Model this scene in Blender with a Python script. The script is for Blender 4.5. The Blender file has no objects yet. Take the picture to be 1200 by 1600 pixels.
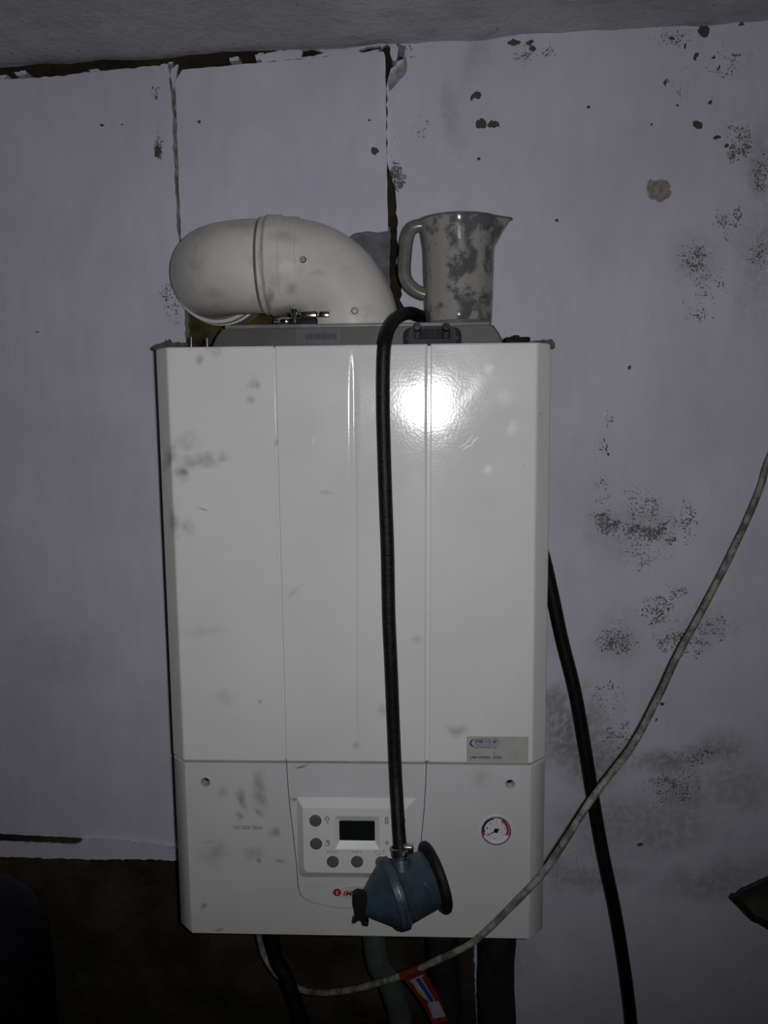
import bpy, bmesh, math, random
import numpy as np
from mathutils import Vector, Matrix, noise

random.seed(7)
scene = bpy.context.scene
COL = scene.collection

# ------------------------------------------------------------------ camera
F_PX = 1300.0                                   # focal length for a 1200 x 1600 frame
CAM = Vector((0.0745, -1.1876, 1.5728))
PITCH, YAW, ROLL = 0.1244, -0.0431, -0.0101
cp, sp = math.cos(PITCH), math.sin(PITCH)
cy, sy = math.cos(YAW), math.sin(YAW)
FWD = Vector((sy*cp, cy*cp, -sp))
_r = Vector((cy, -sy, 0)); _u = _r.cross(FWD)
RIGHT = math.cos(ROLL)*_r + math.sin(ROLL)*_u
UP = -math.sin(ROLL)*_r + math.cos(ROLL)*_u
cam = bpy.data.objects.new('camera', bpy.data.cameras.new('camera'))
COL.objects.link(cam)
m = Matrix((RIGHT, UP, -FWD)).transposed().to_4x4(); m.translation = CAM
cam.matrix_world = m
cam.data.sensor_fit = 'VERTICAL'; cam.data.sensor_height = 36
cam.data.lens = 36*F_PX/1600
cam.data.clip_start = 0.02
scene.camera = cam

# ------------------------------------------------------------------ world and flash
w = bpy.data.worlds.new('cellar'); scene.world = w; w.use_nodes = True
w.node_tree.nodes['Background'].inputs[0].default_value = (0.7, 0.75, 0.9, 1)
w.node_tree.nodes['Background'].inputs[1].default_value = 0.012
fl = bpy.data.lights.new('phone_flash', 'SPOT')
fl.energy = 13.4; fl.shadow_soft_size = 0.006
fl.spot_size = math.radians(112); fl.spot_blend = 1.0
fl.color = (1.0, 0.99, 0.985)
flo = bpy.data.objects.new('phone_flash', fl); COL.objects.link(flo)
flo.location = CAM + RIGHT*0.016 + UP*0.004
flo.rotation_euler = (FWD - RIGHT*0.03 + UP*0.12).to_track_quat('-Z', 'Y').to_euler()
scene.view_settings.view_transform = 'Standard'
scene.view_settings.look = 'None'
scene.view_settings.gamma = 1
scene.view_settings.use_curve_mapping = False
scene.view_settings.exposure = 0.0
scene.cycles.max_bounces = 6; scene.cycles.diffuse_bounces = 2; scene.cycles.glossy_bounces = 3

# ------------------------------------------------------------------ helpers
def at(px, py, y):
    """world point that sits on the vertical plane y and on the sight line of a photo point"""
    d = FWD + RIGHT*((px-600)/F_PX) + UP*((800-py)/F_PX)
    return CAM + d*((y-CAM.y)/d.y)

def thing(name, label, cat, loc, group=None):
    o = bpy.data.objects.new(name, None); COL.objects.link(o)
    o.empty_display_size = 0.05
    o.location = loc; o['label'] = label; o['category'] = cat
    if group: o['group'] = group
    return o

def origin(o):
    v = Vector((0, 0, 0))
    while o is not None:
        v += o.location; o = o.parent
    return v

def part(name, bm, mat, parent=None, smooth=35, label=None, loc=None):
    """one mesh object; bm is in world coordinates"""
    bmesh.ops.recalc_face_normals(bm, faces=bm.faces)
    og = origin(parent) if parent is not None else Vector(loc if loc is not None else (0, 0, 0))
    bmesh.ops.translate(bm, verts=bm.verts, vec=-og)
    me = bpy.data.meshes.new(name); bm.to_mesh(me); bm.free()
    if smooth:
        me.polygons.foreach_set('use_smooth', [True]*len(me.polygons))
        me.set_sharp_from_angle(angle=math.radians(smooth))
    me.materials.append(mat)
    o = bpy.data.objects.new(name, me); COL.objects.link(o)
    if parent is not None: o.parent = parent
    else: o.location = og
    if label: o['label'] = label
    return o

def tag(o, label, cat, group=None):
    o['label'] = label; o['category'] = cat
    if group: o['group'] = group
    return o

def box(bm, a, b, bev=0, seg=2):
    x0, y0, z0 = a; x1, y1, z1 = b
    vs = [bm.verts.new(p) for p in ((x0,y0,z0),(x1,y0,z0),(x1,y1,z0),(x0,y1,z0),(x0,y0,z1),(x1,y0,z1),(x1,y1,z1),(x0,y1,z1))]
    fs = [bm.faces.new([vs[i] for i in q]) for q in ((0,3,2,1),(4,5,6,7),(0,1,5,4),(1,2,6,5),(2,3,7,6),(3,0,4,7))]
    if bev:
        es = list({e for f in fs for e in f.edges})
        bmesh.ops.bevel(bm, geom=es, offset=bev, segments=seg, affect='EDGES', profile=0.5)
    return vs

def slab(bm, loops, y, t, yf=None):
    """flat plate from outlines [(x,z)..] (first outer, then holes), front at y, thickness t toward +y"""
    front, edges = [], []
    for lp in loops:
        vs = [bm.verts.new((p[0], y if yf is None else yf(p[0], p[1]), p[1])) for p in lp]
        front.append(vs)
        for i in range(len(vs)): edges.append(bm.edges.new((vs[i], vs[(i+1) % len(vs)])))
    res = bmesh.ops.triangle_fill(bm, use_beauty=True, use_dissolve=False, edges=edges, normal=(0, -1, 0))
    fs = [g for g in res['geom'] if isinstance(g, bmesh.types.BMFace)]
    if t:
        mp = {}
        for vs in front:
            for v in vs: mp[v] = bm.verts.new((v.co.x, v.co.y+t, v.co.z))
        for f in fs:
            try: bm.faces.new([mp[v] for v in reversed(f.verts)])
            except Exception: pass
        for vs in front:
            for i in range(len(vs)):
                a, b = vs[i], vs[(i+1) % len(vs)]
                bm.faces.new((a, b, mp[b], mp[a]))

def ragged(pts, step=0.006, amp=0.0018, closed=True, skip=()):
    """subdivide an outline and jitter it: broken plaster edges"""
    out = []
    n = len(pts)
    for i in range(n if closed else n-1):
        a, b = pts[i], pts[(i+1) % n]
        L = math.hypot(b[0]-a[0], b[1]-a[1])
        k = 1 if i in skip else max(1, min(60, int(L/step)))
        for j in range(k):
            f = j/k
            q = (0 if (j == 0 and i in skip) else amp)
            out.append((a[0]+(b[0]-a[0])*f+random.uniform(-q, q), a[1]+(b[1]-a[1])*f+random.uniform(-q, q)))
    return out

def pxl(pts, y):
    return [(lambda p: (p.x, p.z))(at(a, b, y)) for a, b in pts]

def catmull(pts, n=8):
    P = [Vector(p) for p in pts]
    P = [2*P[0]-P[1]] + P + [2*P[-1]-P[-2]]
    out = []
    for i in range(1, len(P)-2):
        for j in range(n):
            t = j/n
            a, b, c, d = P[i-1], P[i], P[i+1], P[i+2]
            out.append(0.5*((2*b)+(-a+c)*t+(2*a-5*b+4*c-d)*t*t+(-a+3*b-3*c+d)*t**3))
    out.append(P[-2])
    return out

def tube(bm, path, rad, seg=16, cap=True, flat=None, wob=0):
    path = [Vector(p) for p in path]
    n = len(path)
    R_ = rad if isinstance(rad, (list, tuple)) else [rad]*n
    t0 = (path[1]-path[0]).normalized()
    ref = Vector((0, 0, 1)) if abs(t0.z) < 0.9 else Vector((0, 1, 0))
    nrm = t0.cross(ref).normalized()
    rings = []
    for i in range(n):
        t = (path[min(i+1, n-1)]-path[max(i-1, 0)]).normalized()
        nrm = (nrm - t*nrm.dot(t)).normalized()
        bn = t.cross(nrm)
        r = R_[i]
        ring = []
        for k in range(seg):
            a = 2*math.pi*k/seg
            rr = r*(1+(wob*noise.noise(Vector((path[i].x*40+math.cos(a), path[i].y*40+math.sin(a), path[i].z*25))) if wob else 0))
            ca, sa = math.cos(a)*rr, math.sin(a)*rr
            if flat: sa *= flat
            ring.append(bm.verts.new(path[i]+nrm*ca+bn*sa))
        rings.append(ring)
    for i in range(n-1):
        for k in range(seg):
            bm.faces.new((rings[i][k], rings[i][(k+1) % seg], rings[i+1][(k+1) % seg], rings[i+1][k]))
    if cap:
        bm.faces.new(rings[0][::-1]); bm.faces.new(rings[-1])

def lathe(bm, prof, org, axis, seg=40, cap0=True, cap1=True):
    """prof: [(distance along axis, radius)]"""
    org = Vector(org); ax = Vector(axis).normalized()
    ref = Vector((0, 0, 1)) if abs(ax.z) < 0.9 else Vector((0, 1, 0))
    u = ax.cross(ref).normalized(); v = ax.cross(u)
    rings = []
    for t, r in prof:
        if r < 1e-6: rings.append([bm.verts.new(org+ax*t)])
        else: rings.append([bm.verts.new(org+ax*t+u*(r*math.cos(2*math.pi*k/seg))+v*(r*math.sin(2*math.pi*k/seg))) for k in range(seg)])
    for a, b in zip(rings, rings[1:]):
        for k in range(seg):
            q = (k+1) % seg
            if len(a) == 1 and len(b) == 1: continue
            if len(a) == 1: bm.faces.new((a[0], b[q], b[k]))
            elif len(b) == 1: bm.faces.new((a[k], a[q], b[0]))
            else: bm.faces.new((a[k], a[q], b[q], b[k]))
    if cap0 and len(rings[0]) > 1: bm.faces.new(rings[0][::-1])
    if cap1 and len(rings[-1]) > 1: bm.faces.new(rings[-1])

def loft(bm, secs):
    """list of equal-length closed outlines (3-D points), capped"""
    rings = [[bm.verts.new(p) for p in s] for s in secs]
    n = len(rings[0])
    for a, b in zip(rings, rings[1:]):
        for k in range(n):
            bm.faces.new((a[k], a[(k+1) % n], b[(k+1) % n], b[k]))
    for r in (rings[0], rings[-1]):
        f = bm.faces.new(r)
    bmesh.ops.triangulate(bm, faces=[f for f in bm.faces if len(f.verts) > 4], ngon_method='EAR_CLIP')

def rrect(x0, z0, x1, z1, r, n=5):
    """rounded rectangle outline; r = radius or (bl, br, tr, tl)"""
    if not isinstance(r, (tuple, list)): r = (r,)*4
    out = []
    for (cx, cz, rr, a0) in ((x0+r[0], z0+r[0], r[0], 180), (x1-r[1], z0+r[1], r[1], 270), (x1-r[2], z1-r[2], r[2], 0), (x0+r[3], z1-r[3], r[3], 90)):
        for k in range(n+1):
            a = math.radians(a0+90*k/n)
            out.append((cx+rr*math.cos(a), cz+rr*math.sin(a)))
    return out

def circ(cx, cz, r, n=24, rz=None):
    rz = rz or r
    return [(cx+r*math.cos(2*math.pi*k/n), cz+rz*math.sin(2*math.pi*k/n)) for k in range(n)]

def text(name, s, x0, z0, x1, z1, y, mat, parent, shear=0, bold=0, ext=0.00015):
    """lettering facing -Y fitted to a rectangle"""
    cu = bpy.data.curves.new('t', 'FONT'); cu.body = s; cu.shear = shear; cu.offset = bold; cu.resolution_u = 3
    ob = bpy.data.objects.new('t', cu); COL.objects.link(ob)
    bpy.context.view_layer.update()
    me = bpy.data.meshes.new_from_object(ob)
    bpy.data.objects.remove(ob); bpy.data.curves.remove(cu)
    bm = bmesh.new(); bm.from_mesh(me); bpy.data.meshes.remove(me)
    xs = [v.co.x for v in bm.verts]; ys = [v.co.y for v in bm.verts]
    ax, bx, ay, by = min(xs), max(xs), min(ys), max(ys)
    for v in bm.verts:
        v.co = Vector((x0+(v.co.x-ax)/(bx-ax)*(x1-x0), y, z0+(v.co.y-ay)/(by-ay)*(z1-z0)))
    og = origin(parent)
    bmesh.ops.translate(bm, verts=bm.verts, vec=-og)
    for f in bm.faces:
        f.normal_update()
        if f.normal.y > 0: f.normal_flip()
    me = bpy.data.meshes.new(name); bm.to_mesh(me); bm.free(); me.materials.append(mat)
    o = bpy.data.objects.new(name, me); COL.objects.link(o); o.parent = parent
    return o

# ------------------------------------------------------------------ materials
class NT:
    def __init__(s, name):
        s.m = bpy.data.materials.new(name); s.m.use_nodes = True
        s.t = s.m.node_tree; s.b = s.t.nodes['Principled BSDF']; s.out = s.t.nodes['Material Output']
        s._pos = None
    def n(s, typ, **kw):
        nd = s.t.nodes.new(typ)
        for k, v in kw.items(): setattr(nd, k, v)
        return nd
    def l(s, a, b): s.t.links.new(a, b)
    def pos(s):
        if s._pos is None: s._pos = s.n('ShaderNodeNewGeometry').outputs['Position']
        return s._pos
    def math(s, op, a, b=None, c=None, clamp=False):
        nd = s.n('ShaderNodeMath', operation=op); nd.use_clamp = clamp
        for i, v in enumerate((a, b, c)):
            if v is None: continue
            if isinstance(v, (int, float)): nd.inputs[i].default_value = v
            else: s.l(v, nd.inputs[i])
        return nd.outputs[0]
    def noise(s, scale, detail=3, rough=0.55, vec=None, dist=0.0, stretch=None):
        nd = s.n('ShaderNodeTexNoise'); nd.inputs['Scale'].default_value = scale
        nd.inputs['Detail'].default_value = detail; nd.inputs['Roughness'].default_value = rough
        nd.inputs['Distortion'].default_value = dist
        v = vec or s.pos()
        if stretch:
            mp = s.n('ShaderNodeMapping'); mp.inputs['Scale'].default_value = stretch; s.l(v, mp.inputs[0]); v = mp.outputs[0]
        s.l(v, nd.inputs['Vector'])
        return nd.outputs[0]
    def ramp(s, fac, a, b, lo=0.0, hi=1.0):
        nd = s.n('ShaderNodeMapRange', interpolation_type='SMOOTHSTEP')
        s.l(fac, nd.inputs[0])
        for i, v in zip((1, 2, 3, 4), (a, b, lo, hi)): nd.inputs[i].default_value = v
        return nd.outputs[0]
    def mix(s, fac, a, b):
        nd = s.n('ShaderNodeMix', data_type='RGBA')
        if isinstance(fac, (int, float)): nd.inputs[0].default_value = fac
        else: s.l(fac, nd.inputs[0])
        for i, v in ((6, a), (7, b)):
            if isinstance(v, (tuple, list)): nd.inputs[i].default_value = (*v[:3], 1)
            else: s.l(v, nd.inputs[i])
        return nd.outputs[2]
    def blobs(s, lst, vec=None, edge=(0.0, 1.0)):
        """soft spots: (x, z, rx, rz, angle_deg, strength)"""
        acc = None
        for (x, z, rx, rz, an, st) in lst:
            mp = s.n('ShaderNodeMapping', vector_type='TEXTURE')
            mp.inputs['Location'].default_value = (x, 0, z)
            mp.inputs['Rotation'].default_value = (0, math.radians(an), 0)
            mp.inputs['Scale'].default_value = (rx, 1e4, rz)
            if acc is None: s.l(vec or s.pos(), mp.inputs[0])
            else:                                   # chained, so that the spots are evaluated one after another
                ch = s.n('ShaderNodeVectorMath', operation='MULTIPLY_ADD'); s.l(acc, ch.inputs[0])
                ch.inputs[1].default_value = (1e-7, 1e-7, 1e-7); s.l(vec or s.pos(), ch.inputs[2])
                s.l(ch.outputs[0], mp.inputs[0])
            ln = s.n('ShaderNodeVectorMath', operation='LENGTH'); s.l(mp.outputs[0], ln.inputs[0])
            v = s.ramp(ln.outputs['Value'], edge[0], edge[1], st, 0.0)
            acc = v if acc is None else s.math('MAXIMUM', acc, v)
        return acc
    def warp(s, amp, scale):
        nd = s.n('ShaderNodeTexNoise'); nd.inputs['Scale'].default_value = scale; nd.inputs['Detail'].default_value = 3
        s.l(s.pos(), nd.inputs['Vector'])
        sb = s.n('ShaderNodeVectorMath', operation='SUBTRACT'); s.l(nd.outputs[1], sb.inputs[0]); sb.inputs[1].default_value = (0.5, 0.5, 0.5)
        ml = s.n('ShaderNodeVectorMath', operation='SCALE'); s.l(sb.outputs[0], ml.inputs[0]); ml.inputs['Scale'].default_value = amp
        ad = s.n('ShaderNodeVectorMath', operation='ADD'); s.l(s.pos(), ad.inputs[0]); s.l(ml.outputs[0], ad.inputs[1])
        return ad.outputs[0]
    def bump(s, h, dist, strength=1.0, normal=None):
        nd = s.n('ShaderNodeBump'); s.l(h, nd.inputs['Height']); nd.inputs['Distance'].default_value = dist
        nd.inputs['Strength'].default_value = strength
        if normal is not None: s.l(normal, nd.inputs['Normal'])
        return nd.outputs[0]
    def set(s, **kw):
        for k, v in kw.items():
            i = s.b.inputs[{'color': 'Base Color', 'rough': 'Roughness', 'metal': 'Metallic', 'normal': 'Normal', 'spec': 'Specular IOR Level',
                            'alpha': 'Alpha', 'coat': 'Coat Weight', 'trans': 'Transmission Weight'}[k]]
            if isinstance(v, (tuple, list)): i.default_value = (*v[:3], 1)
            elif isinstance(v, (int, float)): i.default_value = v
            else: s.l(v, i)
        return s.m

def plain(name, col, rough=0.5, metal=0, var=0.15, scale=60, bump=0.0, bscale=300, spec=0.5):
    t = NT(name)
    n1 = t.noise(scale, 4)
    c = t.mix(t.ramp(n1, 0.3, 0.7), [x*(1-var) for x in col], [min(1, x*(1+var)) for x in col])
    t.set(color=c, rough=rough, metal=metal, spec=spec)
    if bump: t.set(normal=t.bump(t.noise(bscale, 3), bump))
    return t.m

def pxblobs(lst, y):
    out = []
    for e in lst:
        px, py, rx, ry = e[:4]; an = e[4] if len(e) > 4 else 0; st = e[5] if len(e) > 5 else 1.0
        p = at(px, py, y); k = (p-CAM).dot(FWD)/F_PX
        out.append((p.x, p.z, rx*k, ry*k, an, st))
    return out

# white limewash on boards and plaster, with flaked and stained places
SPECK = [(1085,405,40,50,0,.75),(1110,440,60,70,0,.45),(1145,205,50,40,0,.6),(1155,225,26,36,0,.8),(1140,100,70,45,0,.42),(1050,130,60,50,0,.36),
 (1060,60,60,26,0,.5),(1190,270,26,60,0,.7),(1140,345,36,50,0,.5),(940,770,30,60,0,.6),(952,822,50,26,20,.85),(1010,828,70,36,0,.85),(1075,815,30,60,20,.7),
 (1000,790,60,50,0,.62),(1010,870,90,40,0,.45),(965,1000,46,50,0,.75),(1030,955,50,44,0,.7),(1062,925,36,26,0,.66),(1052,1000,44,40,0,.72),(1110,980,70,46,0,.5),
 (955,650,30,30,0,.5),(940,700,26,30,0,.55),(247,232,12,30,0,.85),(244,150,12,22,0,.6),(268,470,24,60,0,.62),(615,285,16,46,0,.95),(612,240,8,40,0,.6),
 (660,200,30,30,0,.42),(830,80,70,26,0,.5),(690,60,60,24,0,.4),(1080,1010,60,40,0,.5),(1090,480,70,50,0,.4),(75,440,70,60,0,.12),(90,850,40,40,0,.14),(1190,400,30,70,0,.5),
 (1050,1230,90,60,0,.5),(960,1150,60,60,0,.5),(950,1090,60,60,0,.4),(1090,1180,80,30,0,.5),(905,1340,40,40,0,.35),(640,80,20,30,0,.6)]
SOLID = [(752,193,11,9),(771,194,11,7),(745,149,9,7),(738,153,4,4),(1100,48,11,13),(585,238,7,7),(313,192,3,3),(803,66,12,6),(833,76,6,5),(828,66,8,4),(920,167,4,3),
 (1087,88,4,7,20),(1123,107,2.5,6),(1040,128,3,6,20),(748,248,3,3),(1090,195,10,7,40),(1110,160,4,4),(1120,215,6,4),(1135,228,5,4),(1058,165,3,3),(1018,194,3,3),(1070,72,3,5),(1050,60,6,3,30),
 (1158,38,5,3),(870,345,3,3),(160,195,4,3,40),(192,196,3,2),(246,238,6,10,10),(60,519,5,1.5,-5),(1000,1320,5,3,-20),(1035,1100,4,3),(1025,1125,3,3),(578,190,2,2),(950,710,2.5,2),(983,575,2.5,3.5),(1115,90,2.5,5,30)]
BROWN = [(1030,298,20,20),(1020,290,12,10),(1040,300,12,14)]
SMUDGE = [(895,1150,60,90,0,.9),(870,1110,34,44,0,.8),(930,1190,60,60,30,.85),(1040,1195,70,34,5,.8),(1120,1170,70,34,-5,.7),(1065,1245,60,46,0,.6),(1000,1290,150,60,0,.55),(1150,1230,70,60,0,.5),
 (1130,1375,110,40,-8,.6),(930,1370,80,30,0,.6),(870,1370,30,40,0,.6),(1085,405,46,56,0,.3),(960,830,70,50,0,.3),(1010,820,60,30,0,.4),(965,1000,50,50,0,.35),(1180,400,36,120,0,.4),(1190,250,26,70,0,.5),
 (705,180,20,70,-8,.3),(740,90,30,40,0,.25),(100,1020,90,60,0,.2),(1110,980,70,50,0,.25),(800,1500,60,60,0,.3)]

def wall_paint():
    t = NT('white_limewash')
    base = t.mix(t.ramp(t.noise(5, 4), 0.3, 0.7), (0.635, 0.63, 0.755), (0.735, 0.725, 0.845))
    base = t.mix(t.ramp(t.noise(40, 4, stretch=(1, 1, 0.3)), 0.35, 0.75, 0, 0.16), base, (0.42, 0.42, 0.50))
    sm = t.blobs(pxblobs([(*a[:5], a[5]*0.8) for a in SMUDGE], 0), vec=t.warp(0.06, 18), edge=(0.2, 1.2))
    sm = t.math('MULTIPLY', sm, t.ramp(t.noise(90, 6, 0.7), 0.36, 0.58, 0.45, 1.15))
    base = t.mix(sm, base, (0.235, 0.222, 0.21))
    k = t.blobs(pxblobs([(*a[:5], a[5]+(0.13 if a[5] < 0.6 else 0)) for a in SPECK], 0), vec=t.warp(0.05, 22), edge=(0.15, 1.25))
    nz = t.noise(300, 4, 0.62)
    nz2 = t.noise(70, 3, 0.5)
    v = t.math('ADD', t.math('ADD', nz, t.math('MULTIPLY', nz2, 0.45)), t.math('MULTIPLY', k, 0.46))
    chip = t.ramp(v, 1.045, 1.085)
    sol = t.ramp(t.blobs(pxblobs([(a[0], a[1], a[2]*1.3, a[3]*1.3, *(a[4:] or ())) for a in SOLID], 0), vec=t.warp(0.009, 130)), 0.30, 0.36)
    chip = t.math('MAXIMUM', chip, sol)
    col = t.mix(chip, base, t.mix(t.math('MULTIPLY', t.ramp(t.noise(120, 3), 0.35, 0.65, 0.25, 1.0), t.math('SUBTRACT', 1.0, sol)), (0.085, 0.082, 0.08), (0.25, 0.245, 0.24)))
    br = t.ramp(t.blobs(pxblobs([(a, b, c*1.4, d*1.4) for a, b, c, d in BROWN], 0), vec=t.warp(0.016, 90)), 0.28, 0.4)
    col = t.mix(br, col, t.mix(t.ramp(t.noise(150, 3), 0.4, 0.6), (0.26, 0.225, 0.20), (0.36, 0.32, 0.29)))
    h = t.math('ADD', t.math('MULTIPLY', t.noise(180, 5, 0.6), 0.5), t.math('MULTIPLY', t.noise(22, 4), 1.5))
    t.set(color=col, rough=0.62, spec=0.3, normal=t.bump(h, 0.0016, 0.6))
    return t.m

def ceiling_paint():
    t = NT('grey_ceiling_wash')
    base = t.mix(t.ramp(t.noise(6, 5, 0.6), 0.3, 0.7), (0.44, 0.44, 0.46), (0.60, 0.60, 0.63))
    base = t.mix(t.ramp(t.noise(30, 5, 0.65, stretch=(0.5, 1, 1)), 0.5, 0.7, 0, 0.5), base, (0.33, 0.33, 0.345))
    chips = t.ramp(t.noise(120, 4, 0.6), 0.685, 0.71)
    base = t.mix(chips, base, (0.13, 0.125, 0.12))
    h = t.math('ADD', t.noise(120, 5, 0.6), t.math('MULTIPLY', t.noise(14, 4), 2.5))
    t.set(color=base, rough=0.8, spec=0.25, normal=t.bump(h, 0.003, 0.7))
    return t.m

def bare_masonry():
    t = NT('bare_brown_masonry')
    c = t.mix(t.ramp(t.noise(9, 5, 0.6), 0.3, 0.7), (0.028, 0.025, 0.017), (0.074, 0.062, 0.044))
    c = t.mix(t.ramp(t.noise(16, 3), 0.55, 0.72), c, (0.080, 0.045, 0.03))
    c = t.mix(t.ramp(t.noise(21, 3, vec=t.warp(0.2, 3)), 0.58, 0.75), c, (0.06, 0.06, 0.03))
    t.set(color=c, rough=0.95, spec=0.15, normal=t.bump(t.noise(70, 6, 0.65), 0.006))
    return t.m

M = {}
M['paint'] = wall_paint()
M['ceil'] = ceiling_paint()
M['bare'] = bare_masonry()
M['bareplain'] = plain('dark_cellar_wall', (0.10, 0.09, 0.08), 0.95, var=0.3, scale=8, bump=0.004, bscale=60, spec=0.1)
M['cement'] = plain('grey_cement', (0.18, 0.18, 0.20), 0.9, var=0.25, scale=30, bump=0.002, bscale=150, spec=0.2)
M['mortar'] = plain('crumbly_joint_filler', (0.24, 0.22, 0.20), 0.95, var=0.5, scale=90, bump=0.004, bscale=120, spec=0.15)
M['mortarl'] = plain('grey_plaster_lump', (0.42, 0.42, 0.44), 0.8, var=0.4, scale=60, bump=0.004, bscale=80, spec=0.3)
M['foam'] = plain('olive_foam', (0.060, 0.052, 0.020), 0.9, var=0.5, scale=35, bump=0.004, bscale=60, spec=0.2)

def enamel(name, col, smudges, rough=0.24, glints=()):
    t = NT(name)
    YFp = -0.27
    base = t.mix(t.ramp(t.noise(7, 4), 0.3, 0.7), [c*0.965 for c in col], [min(1, c*1.03) for c in col])
    wv = t.warp(0.022, 45)
    d = t.blobs(pxblobs(smudges, YFp), vec=wv)
    d = t.math('MULTIPLY', d, t.ramp(t.noise(60, 5, 0.6), 0.30, 0.62, 0.35, 1))
    c = t.mix(d, base, (0.17, 0.155, 0.145))
    dust = t.ramp(t.noise(300, 2, 0.5), 0.735, 0.76, 0, 0.6)
    c = t.mix(dust, c, (0.1, 0.09, 0.08))
    nrm = t.bump(t.noise(330, 2, 0.5), 0.000055, 1.0)
    r = t.math('ADD', t.ramp(t.noise(14, 4), 0.3, 0.7, rough-0.02, rough+0.05), t.math('MULTIPLY', d, 0.25))
    if glints:
        r = t.math('ADD', r, t.blobs(pxblobs(glints, YFp), vec=t.warp(0.012, 60)))
    t.set(color=c, rough=r, spec=0.5, normal=nrm)
    return t.m

SMUDGES = [(310,722,52,18,0,.55),(292,690,34,22,0,.38),(350,716,22,14,0,.6),(285,738,16,18,0,.75),(264,715,16,40,30,.7),(272,815,18,36,0,.7),(292,822,14,18,0,.4),
 (395,600,14,16,0,.6),(390,625,9,6,0,.5),(318,797,12,3.2,28,.9),(335,548,20,14,0,.4),(312,562,10,12,0,.5),(268,810,12,30,0,.5),(432,690,6,14,0,.5),(600,560,40,16,0,.15),
 (650,1000,14,12,0,.4),(600,1110,16,16,0,.35),(405,1092,6,5,0,.5),(512,772,14,4,10,.35),(460,925,18,8,-30,.25),(715,1140,26,16,0,.4),(555,1165,10,10,0,.45),
 (380,1248,11,28,-10,.75),(372,1275,10,12,0,.7),(408,1236,16,50,-6,.55),(404,1270,8,14,-20,.8),(430,1300,8,16,35,.75),(405,1347,6,9,0,.8),(322,1312,7,6,0,.7),(335,1335,36,30,0,.33),(398,1335,24,16,0,.4),
 (340,1453,9,4,0,1.),(318,1417,5,12,0,.7),(455,1247,8,5,0,.7),(350,1242,12,12,0,.4),(470,1195,18,3.5,0,1.),(437,1345,14,6,0,.45),(750,1215,24,24,0,.25),(350,1090,30,20,0,.2),(745,583,5,5,0,.7),(748,565,4,4,0,.7),(845,646,5,4,0,.6),(320,985,60,12,0,.15)]
GLINTS = [(765,575,10,10,0,.10),(745,600,22,24,0,.08),(800,668,12,22,20,.12),(760,735,8,12,-20,.16),(735,612,10,26,30,.1),(790,620,26,20,0,.06),(600,575,12,5,-30,.08),(735,693,22,2.2,-40,.35),(728,690,20,1.5,-42,.3),(490,690,2,14,25,.25)]
M['enamel'] = enamel('white_enamel', (0.80, 0.795, 0.80), SMUDGES, 0.12, GLINTS)
M['lower'] = enamel('white_moulding', (0.665, 0.662, 0.69), SMUDGES, 0.30)
M['plastic'] = enamel('white_plastic', (0.80, 0.80, 0.82), [(620,1260,20,14,0,.2)], 0.35)
M['pvc'] = None
def flue_white():
    t = NT('white_flue_paint')
    base = t.mix(t.ramp(t.noise(12, 4), 0.3, 0.7), (0.66, 0.645, 0.61), (0.74, 0.73, 0.70))
    g = t.math('MULTIPLY', t.ramp(t.noise(25, 5, 0.6), 0.48, 0.75), 0.35)
    g2 = t.blobs(pxblobs([(440,484,46,16,0,.85),(452,450,16,14,0,.5),(408,410,6,80,0,.45),(418,470,8,30,0,.7),(440,370,30,14,0,.35),(330,455,30,14,0,.3),(500,430,18,10,0,.3)], -0.19), vec=t.warp(0.02, 40))  # grime spots, plus the shade above the clamp painted in as a dark spot
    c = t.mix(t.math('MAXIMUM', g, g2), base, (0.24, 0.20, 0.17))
    t.set(color=c, rough=0.30, spec=0.45, normal=t.bump(t.noise(40, 3), 0.0006, 0.4))
    return t.m
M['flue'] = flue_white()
M['darksteel'] = plain('dark_steel', (0.12, 0.12, 0.125), 0.3, metal=1, var=0.3)
M['cup'] = plain('grey_moulded_cup', (0.50, 0.50, 0.51), 0.25, var=0.2)
M['groove'] = plain('dark_seal', (0.27, 0.24, 0.21), 0.8, var=0.4)
M['casing'] = plain('casing_grey', (0.10, 0.10, 0.105), 0.5)
M['coverg'] = plain('grey_moulded_plastic', (0.062, 0.062, 0.067), 0.5, var=0.12, scale=30)
M['coverlip'] = plain('light_grey_lip', (0.20, 0.20, 0.20), 0.45, var=0.2, scale=40)
M['plug'] = plain('slate_plastic', (0.042, 0.044, 0.056), 0.6, var=0.12, spec=0.2)
M['black'] = plain('black_plastic', (0.009, 0.009, 0.010), 0.6, var=0.3, spec=0.2)
M['rubber'] = plain('black_rubber_hose', (0.0065, 0.0062, 0.0060), 0.48, var=0.5, scale=120, bump=0.0006, bscale=400, spec=0.3)
M['matteblack'] = plain('dull_black_rubber', (0.010, 0.010, 0.011), 0.6, var=0.4, scale=90, spec=0.3)
M['chrome'] = plain('worn_chrome', (0.65, 0.66, 0.68), 0.16, metal=1, var=0.1)
M['steel'] = plain('dull_steel', (0.38, 0.38, 0.38), 0.34, metal=1, var=0.3)
M['button'] = plain('slate_button', (0.115, 0.115, 0.155), 0.5, var=0.08)
M['screen'] = plain('dark_display_glass', (0.010, 0.014, 0.012), 0.25, var=0.1, spec=0.2)
M['ink'] = plain('grey_print', (0.12, 0.12, 0.14), 0.6)
M['inkdark'] = plain('black_print', (0.03, 0.03, 0.035), 0.6)
M['inkmid'] = plain('faded_print', (0.30, 0.30, 0.34), 0.6)
M['inkblue'] = plain('blue_print', (0.035, 0.035, 0.22), 0.5)
M['sticker'] = plain('silver_sticker', (0.47, 0.47, 0.46), 0.35, var=0.06)
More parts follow.
